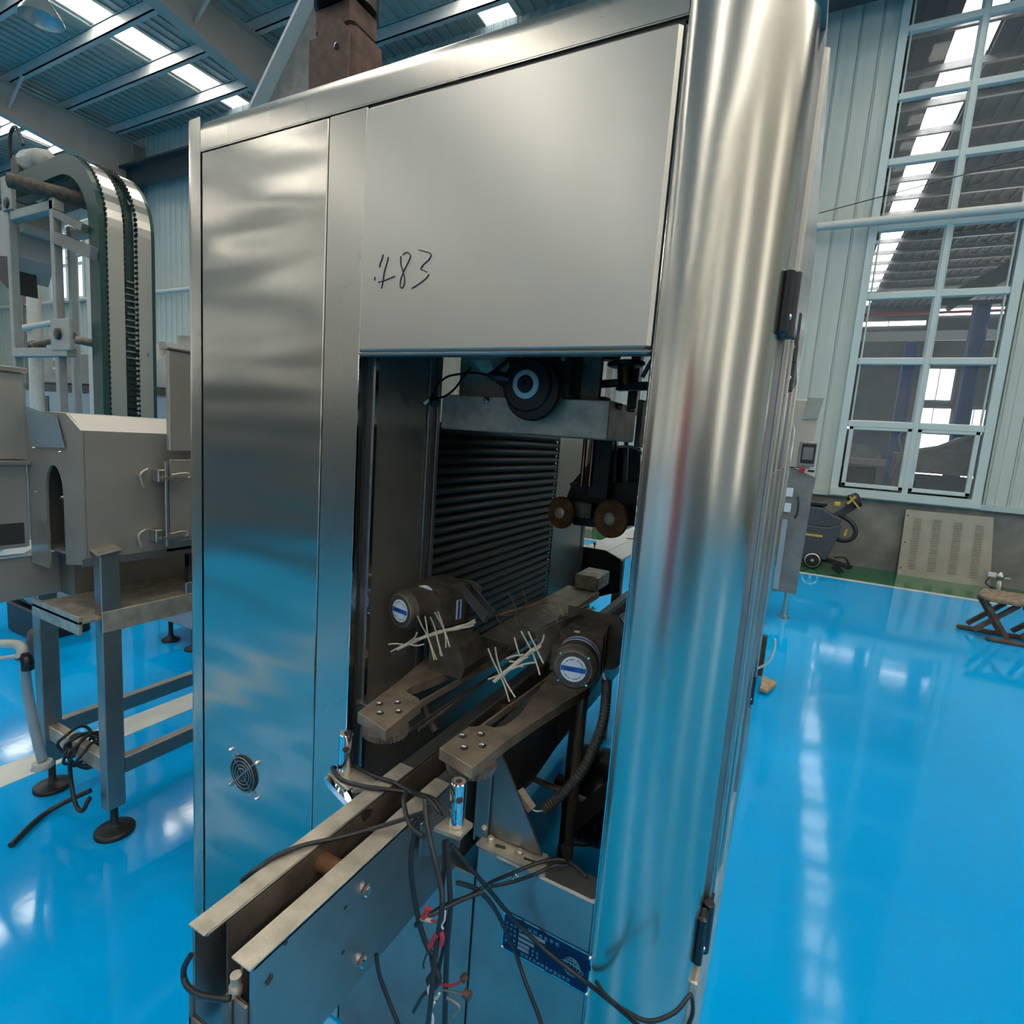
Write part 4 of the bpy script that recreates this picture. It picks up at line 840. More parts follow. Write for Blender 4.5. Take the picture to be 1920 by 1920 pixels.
obj('cross_rail', MB().bbox((-2.45,.94,.215),(-1.99,.975,.275),.003), M['steel_worn'], TU)
for x_, y_ in ((-2.0,.955),(-2.448,.955),(-2.0,2.63)): foot(TU, x_, y_, .062, .11)
for y_, z_ in ((1.16,1.27),(1.15,1.055)):
    p = Vector((-1.975,y_,z_))
    cl_ = obj('toggle_clamp', MB().bbox((-2.03,y_-.045,z_-.015),(-1.985,y_-.02,z_+.03),.003).obox((-1.985,y_-.03,z_),(-1.965,y_+.06,z_-.004),.018,.01).tube([(-1.975,y_-.005,z_+.012),(-1.965,y_+.045,z_+.018),(-1.965,y_+.055,z_+.002),(-1.972,y_+.01,z_-.010)],.0035,6), M['steel_satin'], TU)
    obj('clamp_hook', MB().tube([(-2.02,y_-.06,z_+.03),(-2.02,y_-.085,z_+.01),(-2.02,y_-.075,z_-.035)],.005,6), M['steel_worn'], cl_)
obj('clamp_rod', MB().cyl((-1.99,1.145,1.02),(-1.99,1.145,1.33),.006,10), M['steel_satin'], TU)
obj('side_plate', MB().bbox((-2.0,1.16,1.03),(-1.992,1.5,1.335),.002), M['tunnel'], TU)
t = thing('steel_duct_box', (-1.99,1.3,1.36), 'upright brushed steel box standing on the tunnel beside the cabinet', 'box')
obj('body', MB().bbox((-2.005,1.155,1.365),(-1.985,1.55,1.72),.004), M['tunnel'], t)
obj('lid', MB().prism([(-2.03,1.15,1.72),(-1.98,1.15,1.72),(-1.98,1.15,1.726),(-2.00,1.15,1.745),(-2.03,1.15,1.745)],(0,.4,0)), M['steel_grey'], t)
t = thing('sight_bottle', (-1.99,1.31,.83), 'small black framed sight glass fitting on the tray edge', 'fitting')
obj('frame', MB().bbox((-2.0,1.215,.86),(-1.99,1.222,.98),.001).bbox((-2.0,1.24,.86),(-1.99,1.247,.98),.001).bbox((-2.0,1.215,.93),(-1.99,1.247,.98),.001), M['dark'], t)
obj('base', MB().bbox((-2.005,1.21,.828),(-1.985,1.252,.87),.002), M['steel_satin'], t)
# box at the far left
t = thing('feed_hopper_box', (-2.45,.75,.96), 'brushed steel box with a rimmed lid at the left picture edge', 'box')
obj('body', MB().bbox((-2.9,.35,1.30),(-2.40,.905,1.60),.004), M['tunnel'], t)
obj('lid_rim', MB().bbox((-2.9,.34,1.60),(-2.385,.915,1.618),.004), M['steel_satin'], t)
obj('lower_panel', MB().bbox((-2.9,.35,.99),(-2.395,.90,1.30),.004), M['tunnel'], t)
obj('ledge', MB().bbox((-2.9,.35,1.285),(-2.37,.905,1.30),.003), M['steel_satin'], t)
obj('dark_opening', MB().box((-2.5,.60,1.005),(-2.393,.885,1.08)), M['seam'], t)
# pipework and cables on the floor
t = thing('drain_pipe', (-2.4,.85,0), 'white plastic pipe with elbow and grey drop pipe at the left edge', 'pipe')
obj('white_pipe', MB().tube([(-2.827,0.85,0.536),(-2.537,0.85,0.606),(-2.406,0.85,0.636),(-2.362,0.85,0.633),(-2.36,0.85,0.608)],.016,14), M['pvc'], t)
obj('thin_pipe', MB().tube([(-2.773,0.83,0.473),(-2.485,0.83,0.568),(-2.338,0.83,0.616)],.008,12), M['pvc'], t)
obj('black_elbow', MB().tube([(-2.378,0.85,0.599),(-2.329,0.85,0.6),(-2.325,0.85,0.563)],.019,14), M['black'], t)
obj('grey_pipe', MB().tube([(-2.344,0.85,0.572),(-2.362,0.86,0.458),(-2.345,0.87,0.313),(-2.328,0.88,0.198)],.016,14,2), M['pvc_grey'], t)
obj('end_cap', MB().lathe((-2.329,0.88,0.191),(-2.327,0.88,0.167),[(0,.03),(.02,.035),(.03,.02)],18), M['pvc'], t)
t = thing('rusty_castor', (-3.9,1.3,0), 'rusty wheel under a grey tank at the left edge', 'wheel')
obj('wheel', MB().lathe((-3.80,1.42,.10),(-3.80,1.50,.10),[(0,.05),(.005,.10),(.06,.10),(.07,.05)],26), M['rust_dull'], t)
obj('fork', MB().bbox((-3.86,1.44,.1),(-3.74,1.48,.26),.01), M['dark'], t)
t = thing('floor_tank', (-4.3,1.5,.2), 'dark round bottomed tank low behind the white pipe', 'tank')
obj('shell', MB().lathe((-4.6,1.7,.38),(-4.0,1.7,.38),[(0,.15),(.05,.20),(.55,.20),(.6,.15)],26), M['cabinet'], t)
obj('band', MB().lathe((-4.3,1.7,.38),(-4.2,1.7,.38),[(0,.205),(.1,.205)],26), M['rust'], t)
obj('stand', MB().bbox((-4.5,1.55,0),(-4.1,1.85,.2),.01), M['dark'], t)
cc = [(-2.058,0.917,0.27)]
cx_, cy_, cz_ = -2.20, .955, .26
h = MB()
for k in range(7):
    pts = []
    for i in range(14):
        a = 2*PI*i/14; rr = .052+.010*math.sin(k*2.3); yy = .010*math.sin(a*2+k)
        pts.append((cx_+.055*math.sin(k*1.7)*.5+.02*k-.06+.012*math.cos(a*3+k), cy_+rr*math.cos(a)*.9+yy, cz_-.01+rr*math.sin(a)+.006*math.cos(k*3)))
    h.tube(pts, .0055, 7, 3, True)
h.tube([(-2.17,.90,.25),(-2.17,.90,.17),(-2.12,.89,.10),(-2.06,.885,.10),(-2.05,.90,.14),(-2.07,.91,.12)], .0075, 8)
tag(obj('cable_coil', h, M['cable']), 'black cable coil wound around the cross rail between the table legs', 'cable')
tag(obj('loose_cable', MB().tube([(-2.202,0.974,0.07),(-2.265,0.915,0.03),(-2.281,0.864,0.012),(-2.247,0.804,0.012),(-2.193,0.733,0.012)],.010,8), M['cable']), 'black cable end lying curved on the blue floor at left', 'cable')
t = thing('pale_floor_cabinet', (-3.4,2.1,0), 'pale blue floor cabinet on black feet behind the tunnel table', 'cabinet')
obj('body', MB().bbox((-3.75,2.0,.16),(-2.75,2.5,.55),.01), M['cabinet'], t)
for x_ in (-3.55,-3.30,-2.9): obj('levelling_foot', MB().lathe((x_,2.06,0),(x_,2.06,.16),[(0,.055),(.012,.055),(.03,.02),(.05,.014),(.16,.014)],20), M['dark'], t)
# ---- tall arched chain conveyor behind
TC = thing('arched_chain_conveyor', (-6.0,2.8,0), 'tall green and steel arched chain conveyor rising behind the tunnel', 'conveyor')
def arch(dx, z0, xr, zr, r, xl, inner=0):
    # outline running up the right side, round the corner and away to the left; returns points (x,z)
    P = [(xr, z0)]
    for i in range(15):
        a = PI/2*i/14*1.0; P.append((xr-r+r*math.cos(a), zr-r+r*math.sin(a)))
    P.append((xl, zr-.06)); return P
XR, ZR, RR, XL = -5.43, 3.66, .62, -7.4
def band(y0, y1, off, th, m, nm, bev=0):
    P = arch(0, .3, XR-off, ZR-off, RR-off, XL); Q = arch(0, .3, XR-off-th, ZR-off-th, RR-off-th if RR-off-th > .05 else .05, XL)
    n = len(P); vs = [(x,y,z) for y in (y0,y1) for L in (P,Q) for x,z in L]
    fs = []
    for i in range(n-1):
        fs += [(i,i+1,n+i+1,n+i),(2*n+i,3*n+i,3*n+i+1,2*n+i+1),(i,2*n+i,2*n+i+1,i+1),(n+i,n+i+1,3*n+i+1,3*n+i)]
    return obj(nm, MB().add(vs, fs, False), m, TC)
band(2.60, 2.66, 0, .16, M['green_chain'], 'green_side_guide')
band(2.662, 2.79, .0, .012, M['steel_satin'], 'steel_band')
band(2.792, 2.898, .05, .012, M['green_chain'], 'chain_bed')
band(2.90, 3.02, .0, .012, M['steel_satin'], 'steel_band')
band(3.022, 3.05, .0, .16, M['green_chain'], 'green_side_guide')
for k in range(26):
    obj('chain_cleat', MB().bbox((XR-.05,2.80,2.62-.055*k),(XR-.015,2.89,2.635-.055*k),.003), M['steel_grey'] if k < 13 else M['dark'], TC)
lk = MB()
for y_ in (2.655, 2.80, 2.895):
    for k in range(60): lk.box((XR-.03,y_-.006,.5+.045*k),(XR+.010,y_+.006,.52+.045*k))
    for i in range(24):
        a = PI/2*i/23; x_ = XR-RR+(RR+.004)*math.cos(a); z_ = ZR-RR+(RR+.004)*math.sin(a); lk.box((x_-.012,y_-.006,z_-.012),(x_+.012,y_+.006,z_+.012))
o = obj('chain_links', lk, M['dark'], TC, kind='stuff')
for a, b, w in (((-6.93,2.6,0),(-6.86,2.6,3.55),.065),((-6.17,2.6,0),(-6.03,2.6,3.28),.065),((-6.0,2.6,0),(-5.80,2.6,2.6),.0)):
    if w: obj('frame_post', MB().bbox((b[0]-w/2,2.52,0),(b[0]+w/2,2.52+w,b[2]),.005), M['white_paint'], TC)
obj('frame_post', MB().bbox((-6.88,3.0,0),(-6.82,3.06,3.3),.005), M['white_paint'], TC)
obj('frame_beam', MB().bbox((-6.80,2.52,3.18),(-5.98,2.60,3.26),.005), M['white_paint'], TC)
obj('frame_beam', MB().bbox((-6.80,3.0,3.18),(-5.98,3.08,3.26),.005).bbox((-6.84,2.6,3.1),(-6.76,3.0,3.18),.005), M['beam'], TC)
obj('frame_beam', MB().bbox((-6.85,2.50,1.93),(-5.80,2.58,2.01),.005), M['white_paint'], TC)
obj('bearing_plate', MB().bbox((-6.90,2.50,3.26),(-6.70,2.54,3.56),.005), M['white_paint'], TC)
obj('bearing_plate', MB().bbox((-6.05,2.49,1.98),(-5.72,2.52,2.25),.005), M['white_paint'], TC)
for c_ in ((-6.79,2.49,3.32),(-6.45,2.7,3.36),(-6.30,2.7,3.42),(-5.90,2.47,2.12)): obj('bearing', MB().lathe(c_,(c_[0],c_[1]+.06,c_[2]),[(0,.02),(0,.05),(.05,.055)],18), M['dark'], TC)
obj('drive_shaft', MB().cyl((-6.5,2.4,3.45),(-6.5,3.1,3.45),.03,14).cyl((-6.2,2.3,3.35),(-5.7,3.0,3.30),.06,14), M['motor'], TC)
obj('drive_motor', MB().lathe((-6.95,2.75,3.80),(-6.45,2.70,3.72),[(0,.06),(.02,.11),(.30,.11),(.42,.10),(.44,.04)],20), M['white_paint'], TC)
obj('motor_lead', MB().tube([(-6.95,2.6,3.78),(-6.92,2.6,3.98),(-6.80,2.6,4.02),(-6.68,2.6,3.85)],.015,8).bbox((-7.1,2.65,3.65),(-6.9,2.85,3.85),.02), M['dark'], TC)
obj('return_guard', MB().prism([(-7.6,2.62,3.3),(-6.95,2.62,3.4),(-6.95,2.62,2.9),(-7.1,2.62,2.7),(-7.6,2.62,3.0)],(0,.3,0)), M['beam'], TC)
obj('dark_guard', MB().prism([(-7.5,2.60,2.95),(-7.05,2.60,2.9),(-7.02,2.60,2.55),(-7.5,2.60,2.80)],(0,.2,0)), M['dark'], TC)
obj('roller_shaft', MB().cyl((-5.75,2.55,2.08),(-5.45,3.0,2.02),.035,14).cyl((-6.5,2.55,2.05),(-6.1,2.7,2.15),.03,12), M['steel_dark'], TC)
obj('low_cross_arm', MB().obox((-6.0,2.55,2.95),(-5.45,2.58,2.78),.08,.10).obox((-6.0,2.55,3.15),(-5.6,2.58,3.0),.06,.06), M['tank'], TC)
# uprights, pipes and machines seen through that frame
t = thing('pipe_stand', (-8.5,4.0,0), 'cream pipe stand with a black valve seen between the conveyor posts', 'stand')
obj('stand_pipe', MB().cyl((-9.004,3.52,0),(-8.934,3.52,3.3),.075,18), M['pvc'], t)
obj('cross_pipe', MB().cyl((-8.984,3.42,2.45),(-7.884,3.42,2.5),.035,14), M['pvc'], t)
obj('valve', MB().lathe((-8.834,3.45,2.2),(-8.484,3.42,2.15),[(0,.05),(.06,.10),(.16,.10),(.2,.06),(.3,.06)],14), M['black'], t)
t = thing('pipe_ladder', (-8,3.7,0), 'pale railing uprights standing behind the arched conveyor', 'railing')
for x_, z1 in ((-8.321,3.75),(-7.981,3.7)): obj('upright', MB().cyl((x_,3.7,0),(x_+.02,3.7,z1),.035,12), M['beam_pale'], t)
for z_ in (3.35,3.7): obj('bar', MB().cyl((-8.471,3.7,z_),(-7.931,3.7,z_+.03),.028,12), M['beam_pale'], t)
t = thing('background_filler', (-7,3.6,0), 'dull grey tank machine on a pale base behind the conveyor frame', 'machine')
obj('base_cabinet', MB().bbox((-10.3,3.9,0),(-6.1,4.8,1.70),.02), M['cabinet'], t)
obj('black_window', MB().box((-9.95,3.89,1.40),(-9.6,3.9,1.62)), M['black'], t)
obj('grey_body', MB().bbox((-10.1,3.9,1.78),(-8.2,4.8,2.22),.03), M['tank'], t)
obj('cone', MB().lathe((-7.7,4.3,1.8),(-7.7,4.3,2.4),[(0,.45),(.25,.42),(.5,.2),(.6,.2)],24), M['steel_grey'], t)
obj('cone', MB().lathe((-6.9,4.3,1.8),(-6.9,4.3,2.5),[(0,.40),(.3,.38),(.55,.15),(.65,.15)],24), M['white_paint'], t)
obj('dark_joint', MB().box((-10.3,3.88,1.70),(-6.1,3.9,1.78)), M['dark'], t)
obj('control_knob', MB().lathe((-9.3,3.9,2.15),(-9.3,3.85,2.15),[(0,.05),(.04,.04)],14).box((-9.4,3.88,1.99),(-9.15,3.9,2.02)), M['steel_satin'], t)
t = thing('pale_robot_cover', (-5,4.5,0), 'pale wrapped machine head behind the steel duct box', 'machine')
obj('cover', MB().lathe((-5.55,4.6,1.55),(-5.55,4.6,2.35),[(0,.20),(.15,.28),(.4,.25),(.65,.12),(.8,.05)],18), M['white_paint'], t)
obj('stand', MB().bbox((-5.75,4.5,0),(-5.3,4.8,1.55),.01), M['cabinet'], t)
obj('rail', MB().cyl((-6.2,4.4,2.35),(-5.0,4.4,2.37),.025,10).cyl((-6.2,4.4,1.98),(-5.0,4.4,2.0),.025,10), M['beam_pale'], t)
t = thing('hanging_lamp', (-10.8,4.503,7.4), 'grey bell shaped high bay lamp hanging at the top left corner', 'lamp')
p = Vector((-10.29,4.284,7))
obj('lamp_shade', MB().lathe(p+Vector((0,0,-.1)), p+Vector((0,0,.3)), [(0,.26),(.04,.25),(.16,.17),(.26,.09),(.40,.07)], 26, True, False), M['lamp'], t)
obj('lamp_cap', MB().lathe(p+Vector((0,0,.28)), p+Vector((0,0,.6)), [(0,.08),(.25,.08),(.32,.03)], 16).cyl(p+Vector((0,0,.6)), (p.x,p.y,8.74), .012, 6), M['tank'], t)
# ================================================================ right side things
t = thing('control_cabinet', (.05,5.7,0), 'slim grey machine column with touch screen behind the steel cabinet', 'cabinet')
obj('housing', MB().prism([(-.15,5.5,.28),(.13,5.5,.28),(.145,5.5,1.35),(-.15,5.5,1.45)],(0,.5,0)), M['tank'], t)
obj('upper_body', MB().bbox((-.15,5.55,1.42),(.10,6.0,2.03),.01), M['steel_satin'], t)
obj('upper_cover', MB().prism([(-.02,5.5,1.85),(.10,5.5,1.86),(.125,5.5,2.04),(.0,5.5,2.04)],(0,.1,0)), M['white_paint'], t)
pn = obj('screen_housing', MB().bbox((-.01,5.47,1.44),(.125,5.51,1.66),.006), M['steel_grey'], t)
obj('screen', MB().bbox((.010,5.455,1.47),(.118,5.472,1.64),.003), M['black'], pn)
obj('display', MB().box((.022,5.452,1.50),(.105,5.456,1.61)), M['screen'], pn)
obj('stop_button', MB().lathe((.035,5.47,1.41),(.035,5.43,1.405),[(0,.02),(.02,.026),(.04,.02)],14), M['red'], t)
obj('selector', MB().bbox((.08,5.44,1.395),(.13,5.47,1.415),.003), M['black'], t)
hd_ = MB().tube([(.035,5.48,1.16),(.035,5.45,1.15),(.045,5.43,1.12),(.045,5.43,1.02),(.035,5.45,.985),(.035,5.48,.975)],.008,8)
obj('handle', hd_, M['black'], t)
obj('white_blocks', MB().bbox((-.07,5.46,1.16),(-.01,5.49,1.24),.004).bbox((-.07,5.46,1.02),(-.01,5.49,1.10),.004), M['label_white'], t)
obj('front_fold', MB().bbox((-.15,5.47,.30),(-.02,5.5,.95),.004), M['cabinet'], t)
obj('foot', MB().cyl((.06,5.65,.0),(.06,5.65,.03),.045,18).cyl((.06,5.65,.03),(.06,5.65,.3),.02,12), M['steel_satin'], t)
t = thing('rounded_column_machine', (-.08,3.6,0), 'polished round cornered machine column right behind the cabinet side', 'machine')
obj('round_post', MB().lathe((-.16,4.3,.5),(-.16,4.3,1.85),[(0,.11),(1.2,.11),(1.3,.07)],24), M['chrome'], t)
obj('side_sheet', MB().bbox((-.30,3.2,.25),(-.07,4.2,1.55),.01), M['steel_inner'], t)
obj('rust_leg', MB().bbox((-.075,3.95,.02),(-.035,4.0,.30),.003), M['rust_dull'], t)
t2 = obj('plywood_pad', MB().prism([(-0.036,3.685,0.02),(0.008,3.681,0.02),(0.057,3.865,0.02),(-0.03,3.919,0.02)],(0,0,.02)), M['paper']); tag(t2, 'small plywood pad under the rusty leg beside the machine', 'board')
tag(obj('white_cable', MB().tube([(0.009,3.6,0.405),(0.013,3.6,0.348),(0.001,3.6,0.277),(-0.024,3.6,0.232),(-0.062,3.6,0.197)],.007,8), M['white_wire']), 'short white cable hanging from the machine side near the floor', 'cable')
# floor scrubber
t = thing('floor_scrubber', (.35,8.75,0), 'dark grey walk behind floor scrubber parked on the green strip', 'scrubber')
Y0, Y1 = 8.58, 9.0
def side(pts, y0=Y0, y1=Y1): return MB().prism([(x,y0,z) for x,z in pts],(0,y1-y0,0))
obj('tank_body', side([(-.30,.60),(.48,.60),(.62,.66),(.62,.52),(.56,.34),(.50,.14),(-.30,.20)]), M['scrub'], t, bev=.015)
obj('upper_tank', side([(-.30,.88),(.38,.86),(.50,.78),(.62,.74),(.60,.60),(-.30,.58)],8.60,8.98), M['scrub'], t, bev=.02)
obj('dark_lid', MB().bbox((-.30,8.62,.88),(.42,8.96,.93),.01), M['black'], t)
obj('logo_stripe', MB().box((.17,8.572,.455),(.42,8.582,.485)), M['yellow'], t)
obj('handle_arm', MB().obox((.55,8.8,.74),(.74,8.8,.92),.10,.10), M['scrub'], t)
cf = obj('control_head', MB().obox((.66,8.8,.90),(.76,8.8,1.0),.30,.05).lathe((.79,8.8,.90),(.70,8.8,1.08),[(0,.05),(.03,.075),(.17,.075),(.2,.05)],20), M['black'], t)
obj('yellow_ring', MB().obox((.655,8.62,.95),(.735,8.62,1.06),.02,.03).bbox((.50,8.60,.90),(.58,8.66,.96),.01).obox((.67,8.62,1.05),(.80,8.62,.90),.03,.02), M['yellow'], t)
obj('suction_hose', MB().tube([(.60,8.7,.78),(.74,8.62,.70),(.80,8.6,.58),(.76,8.6,.48),(.66,8.62,.44),(.58,8.66,.46)],.03,12), M['black'], t)
w_ = obj('wheel', MB().lathe((.05,8.56,.10),(.05,8.64,.10),[(0,.06),(.0,.10),(.01,.125),(.07,.125),(.08,.1)],28), M['black'], t)
obj('wheel_rim', MB().lathe((.05,8.552,.10),(.05,8.562,.10),[(0,.085),(0,.105),(.01,.105)],28,cap=False).lathe((.05,8.55,.10),(.05,8.56,.10),[(0,.02),(.01,.025)],14), M['steel_satin'], w_)
w_ = obj('wheel', MB().lathe((.34,8.56,.12),(.34,8.64,.12),[(0,.06),(.0,.10),(.01,.12),(.07,.12),(.08,.1)],28), M['black'], t)
obj('wheel_rim', MB().lathe((.34,8.552,.12),(.34,8.562,.12),[(0,.085),(0,.10),(.01,.10)],28,cap=False).lathe((.34,8.55,.12),(.34,8.56,.12),[(0,.02),(.01,.025)],14), M['steel_satin'], w_)
obj('squeegee', MB().obox((.48,8.7,.14),(.80,8.55,.10),.12,.05).tube([(.60,8.6,.20),(.72,8.55,.22),(.78,8.58,.13)],.012,8).obox((.60,8.55,.09),(.70,8.52,.01),.04,.08), M['dark'], t)
obj('orange_knob', MB().lathe((.70,8.66,.60),(.68,8.64,.50),[(0,.02),(.1,.02)],10), M['yellow'], t)
# louvred sheet metal panel
t = thing('louvred_panel', (1.9,9.25,0), 'tan sheet metal panel with four columns of louvre slots leaning on the plinth', 'panel')
PT = [(1.42,9.17,.0),(2.44,9.17,.0),(2.38,9.33,.92),(1.42,9.33,.91)]
obj('sheet', MB().prism(PT,(0,.02,.004)), M['tan_metal'], t)
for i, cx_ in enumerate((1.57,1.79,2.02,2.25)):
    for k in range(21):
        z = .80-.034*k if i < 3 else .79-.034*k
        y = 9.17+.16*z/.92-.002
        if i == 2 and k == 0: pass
        obj('louvre_slot', MB().prism([(cx_-.045,y-.001,z),(cx_+.045,y-.001,z),(cx_+.045,y-.009,z-.006),(cx_-.045,y-.008,z-.006)],(0,.004,.010)), M['slot'], t)  # brown tint stands for the shade under each louvre
for x_, z_ in ((1.45,.83),(1.45,.10),(1.46,.46)): obj('hole', MB().lathe((x_,9.165+.174*z_,z_),(x_,9.160+.174*z_,z_),[(0,.010),(.003,.010)],12), M['seam'], t)
lt = MB()
for k, segs in enumerate((((0,0),(0,1)),((0,0),(.6,0),(.6,.5),(0,.5),(0,1),(.6,1),(.6,0)),((0,1),(.6,1),(.6,.5),(0,.5),(0,0),(.6,0)),((0,1),(.6,1),(.6,0),(0,0)))):
    for a, b in zip(segs, segs[1:]):
        lt.obox((1.875+.03*k+a[0]*.03,9.312,.80+a[1]*.045),(1.875+.03*k+b[0]*.03,9.312,.80+b[1]*.045),.005,.005)
obj('number_print', lt, M['label_white'], t)
# small valve on the plinth
t = thing('floor_valve', (2.42,9.1,0), 'small white valve fitting on the floor beside the louvred panel', 'valve')
obj('body', MB().lathe((2.50,9.1,.0),(2.50,9.1,.24),[(0,.04),(.10,.04),(.12,.03),(.16,.03),(.17,.045),(.19,.045),(.24,.015)],16), M['steel_satin'], t)
obj('handle', MB().obox((2.44,9.1,.17),(2.60,9.1,.17),.02,.015), M['beam_pale'], t)
obj('box', MB().bbox((2.38,9.1,.16),(2.46,9.15,.22),.004), M['label_white'], t)
obj('lead', MB().tube([(2.40,9.1,.16),(2.36,9.08,.08),(2.42,9.06,.03),(2.48,9.08,.03)],.008,8), M['dark'], t)
# folding wooden stool
t = thing('folding_stool', (1.9,6.4,0), 'low folding wooden stool with mottled seat at the right edge', 'stool')
obj('seat', MB().prism([(1.60,6.30,.375),(1.66,6.22,.355),(2.30,6.20,.355),(2.30,6.55,.385),(1.70,6.58,.385)],(0,0,.035)), M['seat'], t, bev=.01)
for y_ in (6.28,6.50):
    obj('cross_leg', MB().obox((1.66,y_,.35),(1.86,y_,.03),.04,.035), M['wood'], t)
    obj('cross_leg', MB().obox((1.90,y_+.03,.35),(1.62,y_+.03,.06),.04,.035), M['wood'], t)
    obj('cross_leg', MB().obox((1.98,y_,.35),(2.14,y_,.03),.04,.035), M['wood'], t)
    obj('cross_leg', MB().obox((2.24,y_+.03,.35),(1.95,y_+.03,.06),.04,.035), M['wood'], t)
obj('foot_bar', MB().bbox((1.70,6.22,.0),(2.30,6.27,.035),.01), M['wood'], t)
obj('foot_bar', MB().bbox((1.55,6.50,.0),(2.1,6.56,.035),.01), M['wood'], t)
# ================================================================ loose cables in front of the machine
def cab(label, pts, r=.0042, m='cable', nm='cable', cat='cable', **k):
    return tag(obj(nm, MB().tube(pts, r, 8, 6), M[m]), label, cat, **k)
cab('black cable looped round the left chrome post and across the rails', [(-0.738,0.799,0.8),(-0.677,0.789,0.806),(-0.626,0.793,0.808),(-0.594,0.79,0.808),(-0.561,0.794,0.808),(-0.507,0.76,0.839),(-0.476,0.745,0.831)], .0040)
cab('black cable passing under the left chrome post toward the right bracket', [(-0.793,0.8,0.775),(-.768,.768,.80),(-0.72,0.745,0.806),(-0.67,0.751,0.808),(-0.619,0.769,0.81),(-0.573,0.784,0.812),(-0.512,0.75,0.843),(-0.479,0.735,0.841)], .0044)
cab('long black cable trailing forward along the left rail', [(-0.482,0.7,0.863),(-0.509,0.7,0.844),(-0.54,0.69,0.826),(-0.58,0.668,0.808),(-0.611,0.624,0.808),(-0.643,0.585,0.808),(-0.663,0.548,0.806),(-0.67,0.515,0.803),(-0.685,0.5,0.786)], .0040)
cab('black cable ring hooped over the end of the left rail', [(-0.66,0.405,0.756),(-0.667,0.4,0.738),(-0.665,0.398,0.722),(-0.647,0.395,0.719),(-0.614,0.392,0.731),(-0.579,0.395,0.745),(-0.568,0.4,0.748)], .0042)
cab('black cable dropping in a loop over the right rail', [(-0.541,0.72,0.864),(-0.531,0.7,0.865),(-0.508,0.68,0.857),(-0.478,0.66,0.858),(-0.45,0.65,0.865)], .0042)
cab('thick black cable hanging down beside the right rail to the picture bottom', [(-0.472,0.68,0.901),(-0.453,0.66,0.883),(-0.424,0.64,0.854),(-0.4,0.63,0.818),(-0.389,0.62,0.795),(-0.394,0.62,0.738),(-0.391,0.61,0.693),(-0.386,0.6,0.651),(-0.39,0.6,0.592)], .0042)
cab('black cable hanging straight down under the right bracket', [(-0.457,0.73,0.801),(-0.442,0.72,0.749),(-0.429,0.71,0.701),(-0.424,0.7,0.63),(-0.416,0.69,0.572),(-0.406,0.68,0.495)], .0048)
cab('black cable hanging under the right bracket beside its twin', [(-0.469,0.74,0.789),(-0.459,0.73,0.754),(-0.453,0.72,0.702),(-0.435,0.71,0.657),(-0.436,0.7,0.603),(-0.435,0.69,0.561)], .0040)
cab('black cable bulging out left of the hanging bundle', [(-0.478,0.68,0.87),(-0.485,0.67,0.834),(-0.48,0.66,0.795),(-0.472,0.66,0.75),(-0.461,0.66,0.711),(-0.445,0.66,0.674),(-0.423,0.66,0.647)], .0044)
cab('thin black cable below the right rail side plate', [(-0.511,0.62,0.644),(-0.501,0.62,0.609),(-0.479,0.62,0.573),(-0.452,0.62,0.534)], .0036)
cab('long black cable running down across the blue nameplate', [(-0.454,0.74,0.786),(-0.425,0.76,0.742),(-0.399,0.8,0.674),(-0.379,0.86,0.581),(-0.329,0.885,0.528),(-0.271,0.885,0.512),(-0.215,0.88,0.506),(-0.155,0.84,0.539),(-0.111,0.8,0.572)], .0042)
cab('black cable crossing the nameplate corner toward the bottom', [(-0.424,0.72,0.742),(-0.406,0.76,0.706),(-0.391,0.8,0.647),(-0.387,0.86,0.542),(-0.372,0.88,0.485),(-0.344,0.87,0.45),(-0.299,0.84,0.431),(-0.279,0.82,0.426)], .0042)
cab('black cable arching over the base beam to the column', [(-0.491,0.7,0.641),(-0.476,0.76,0.637),(-0.46,0.83,0.611),(-0.437,0.872,0.619),(-0.392,0.885,0.654),(-0.356,0.917,0.668),(-0.322,0.946,0.67),(-0.289,0.949,0.668),(-0.262,0.938,0.665)], .0036)
cab('second black cable curving over the base beam behind the first', [(-0.43,0.86,0.623),(-0.388,0.88,0.64),(-0.351,0.896,0.662),(-0.326,0.929,0.668),(-0.302,0.938,0.675),(-.335,.99,.665),(-.30,1.05,.64)], .0034)
cab('black cable swinging low across the foot of the rounded column', [(-0.206,0.87,0.532),(-0.178,0.85,0.536),(-0.137,0.84,0.54),(-0.101,0.84,0.547),(-0.067,0.86,0.565),(-0.051,0.88,0.584),(-0.046,0.89,0.579),(-0.041,0.89,0.548),(-0.048,0.88,0.517)], .0036)
cab('black cable running from rail side to the bottom left bundle', [(-0.463,0.66,0.69),(-0.453,0.66,0.708),(-0.44,0.68,0.708),(-0.419,0.72,0.709),(-0.395,0.76,0.708)], .0040)
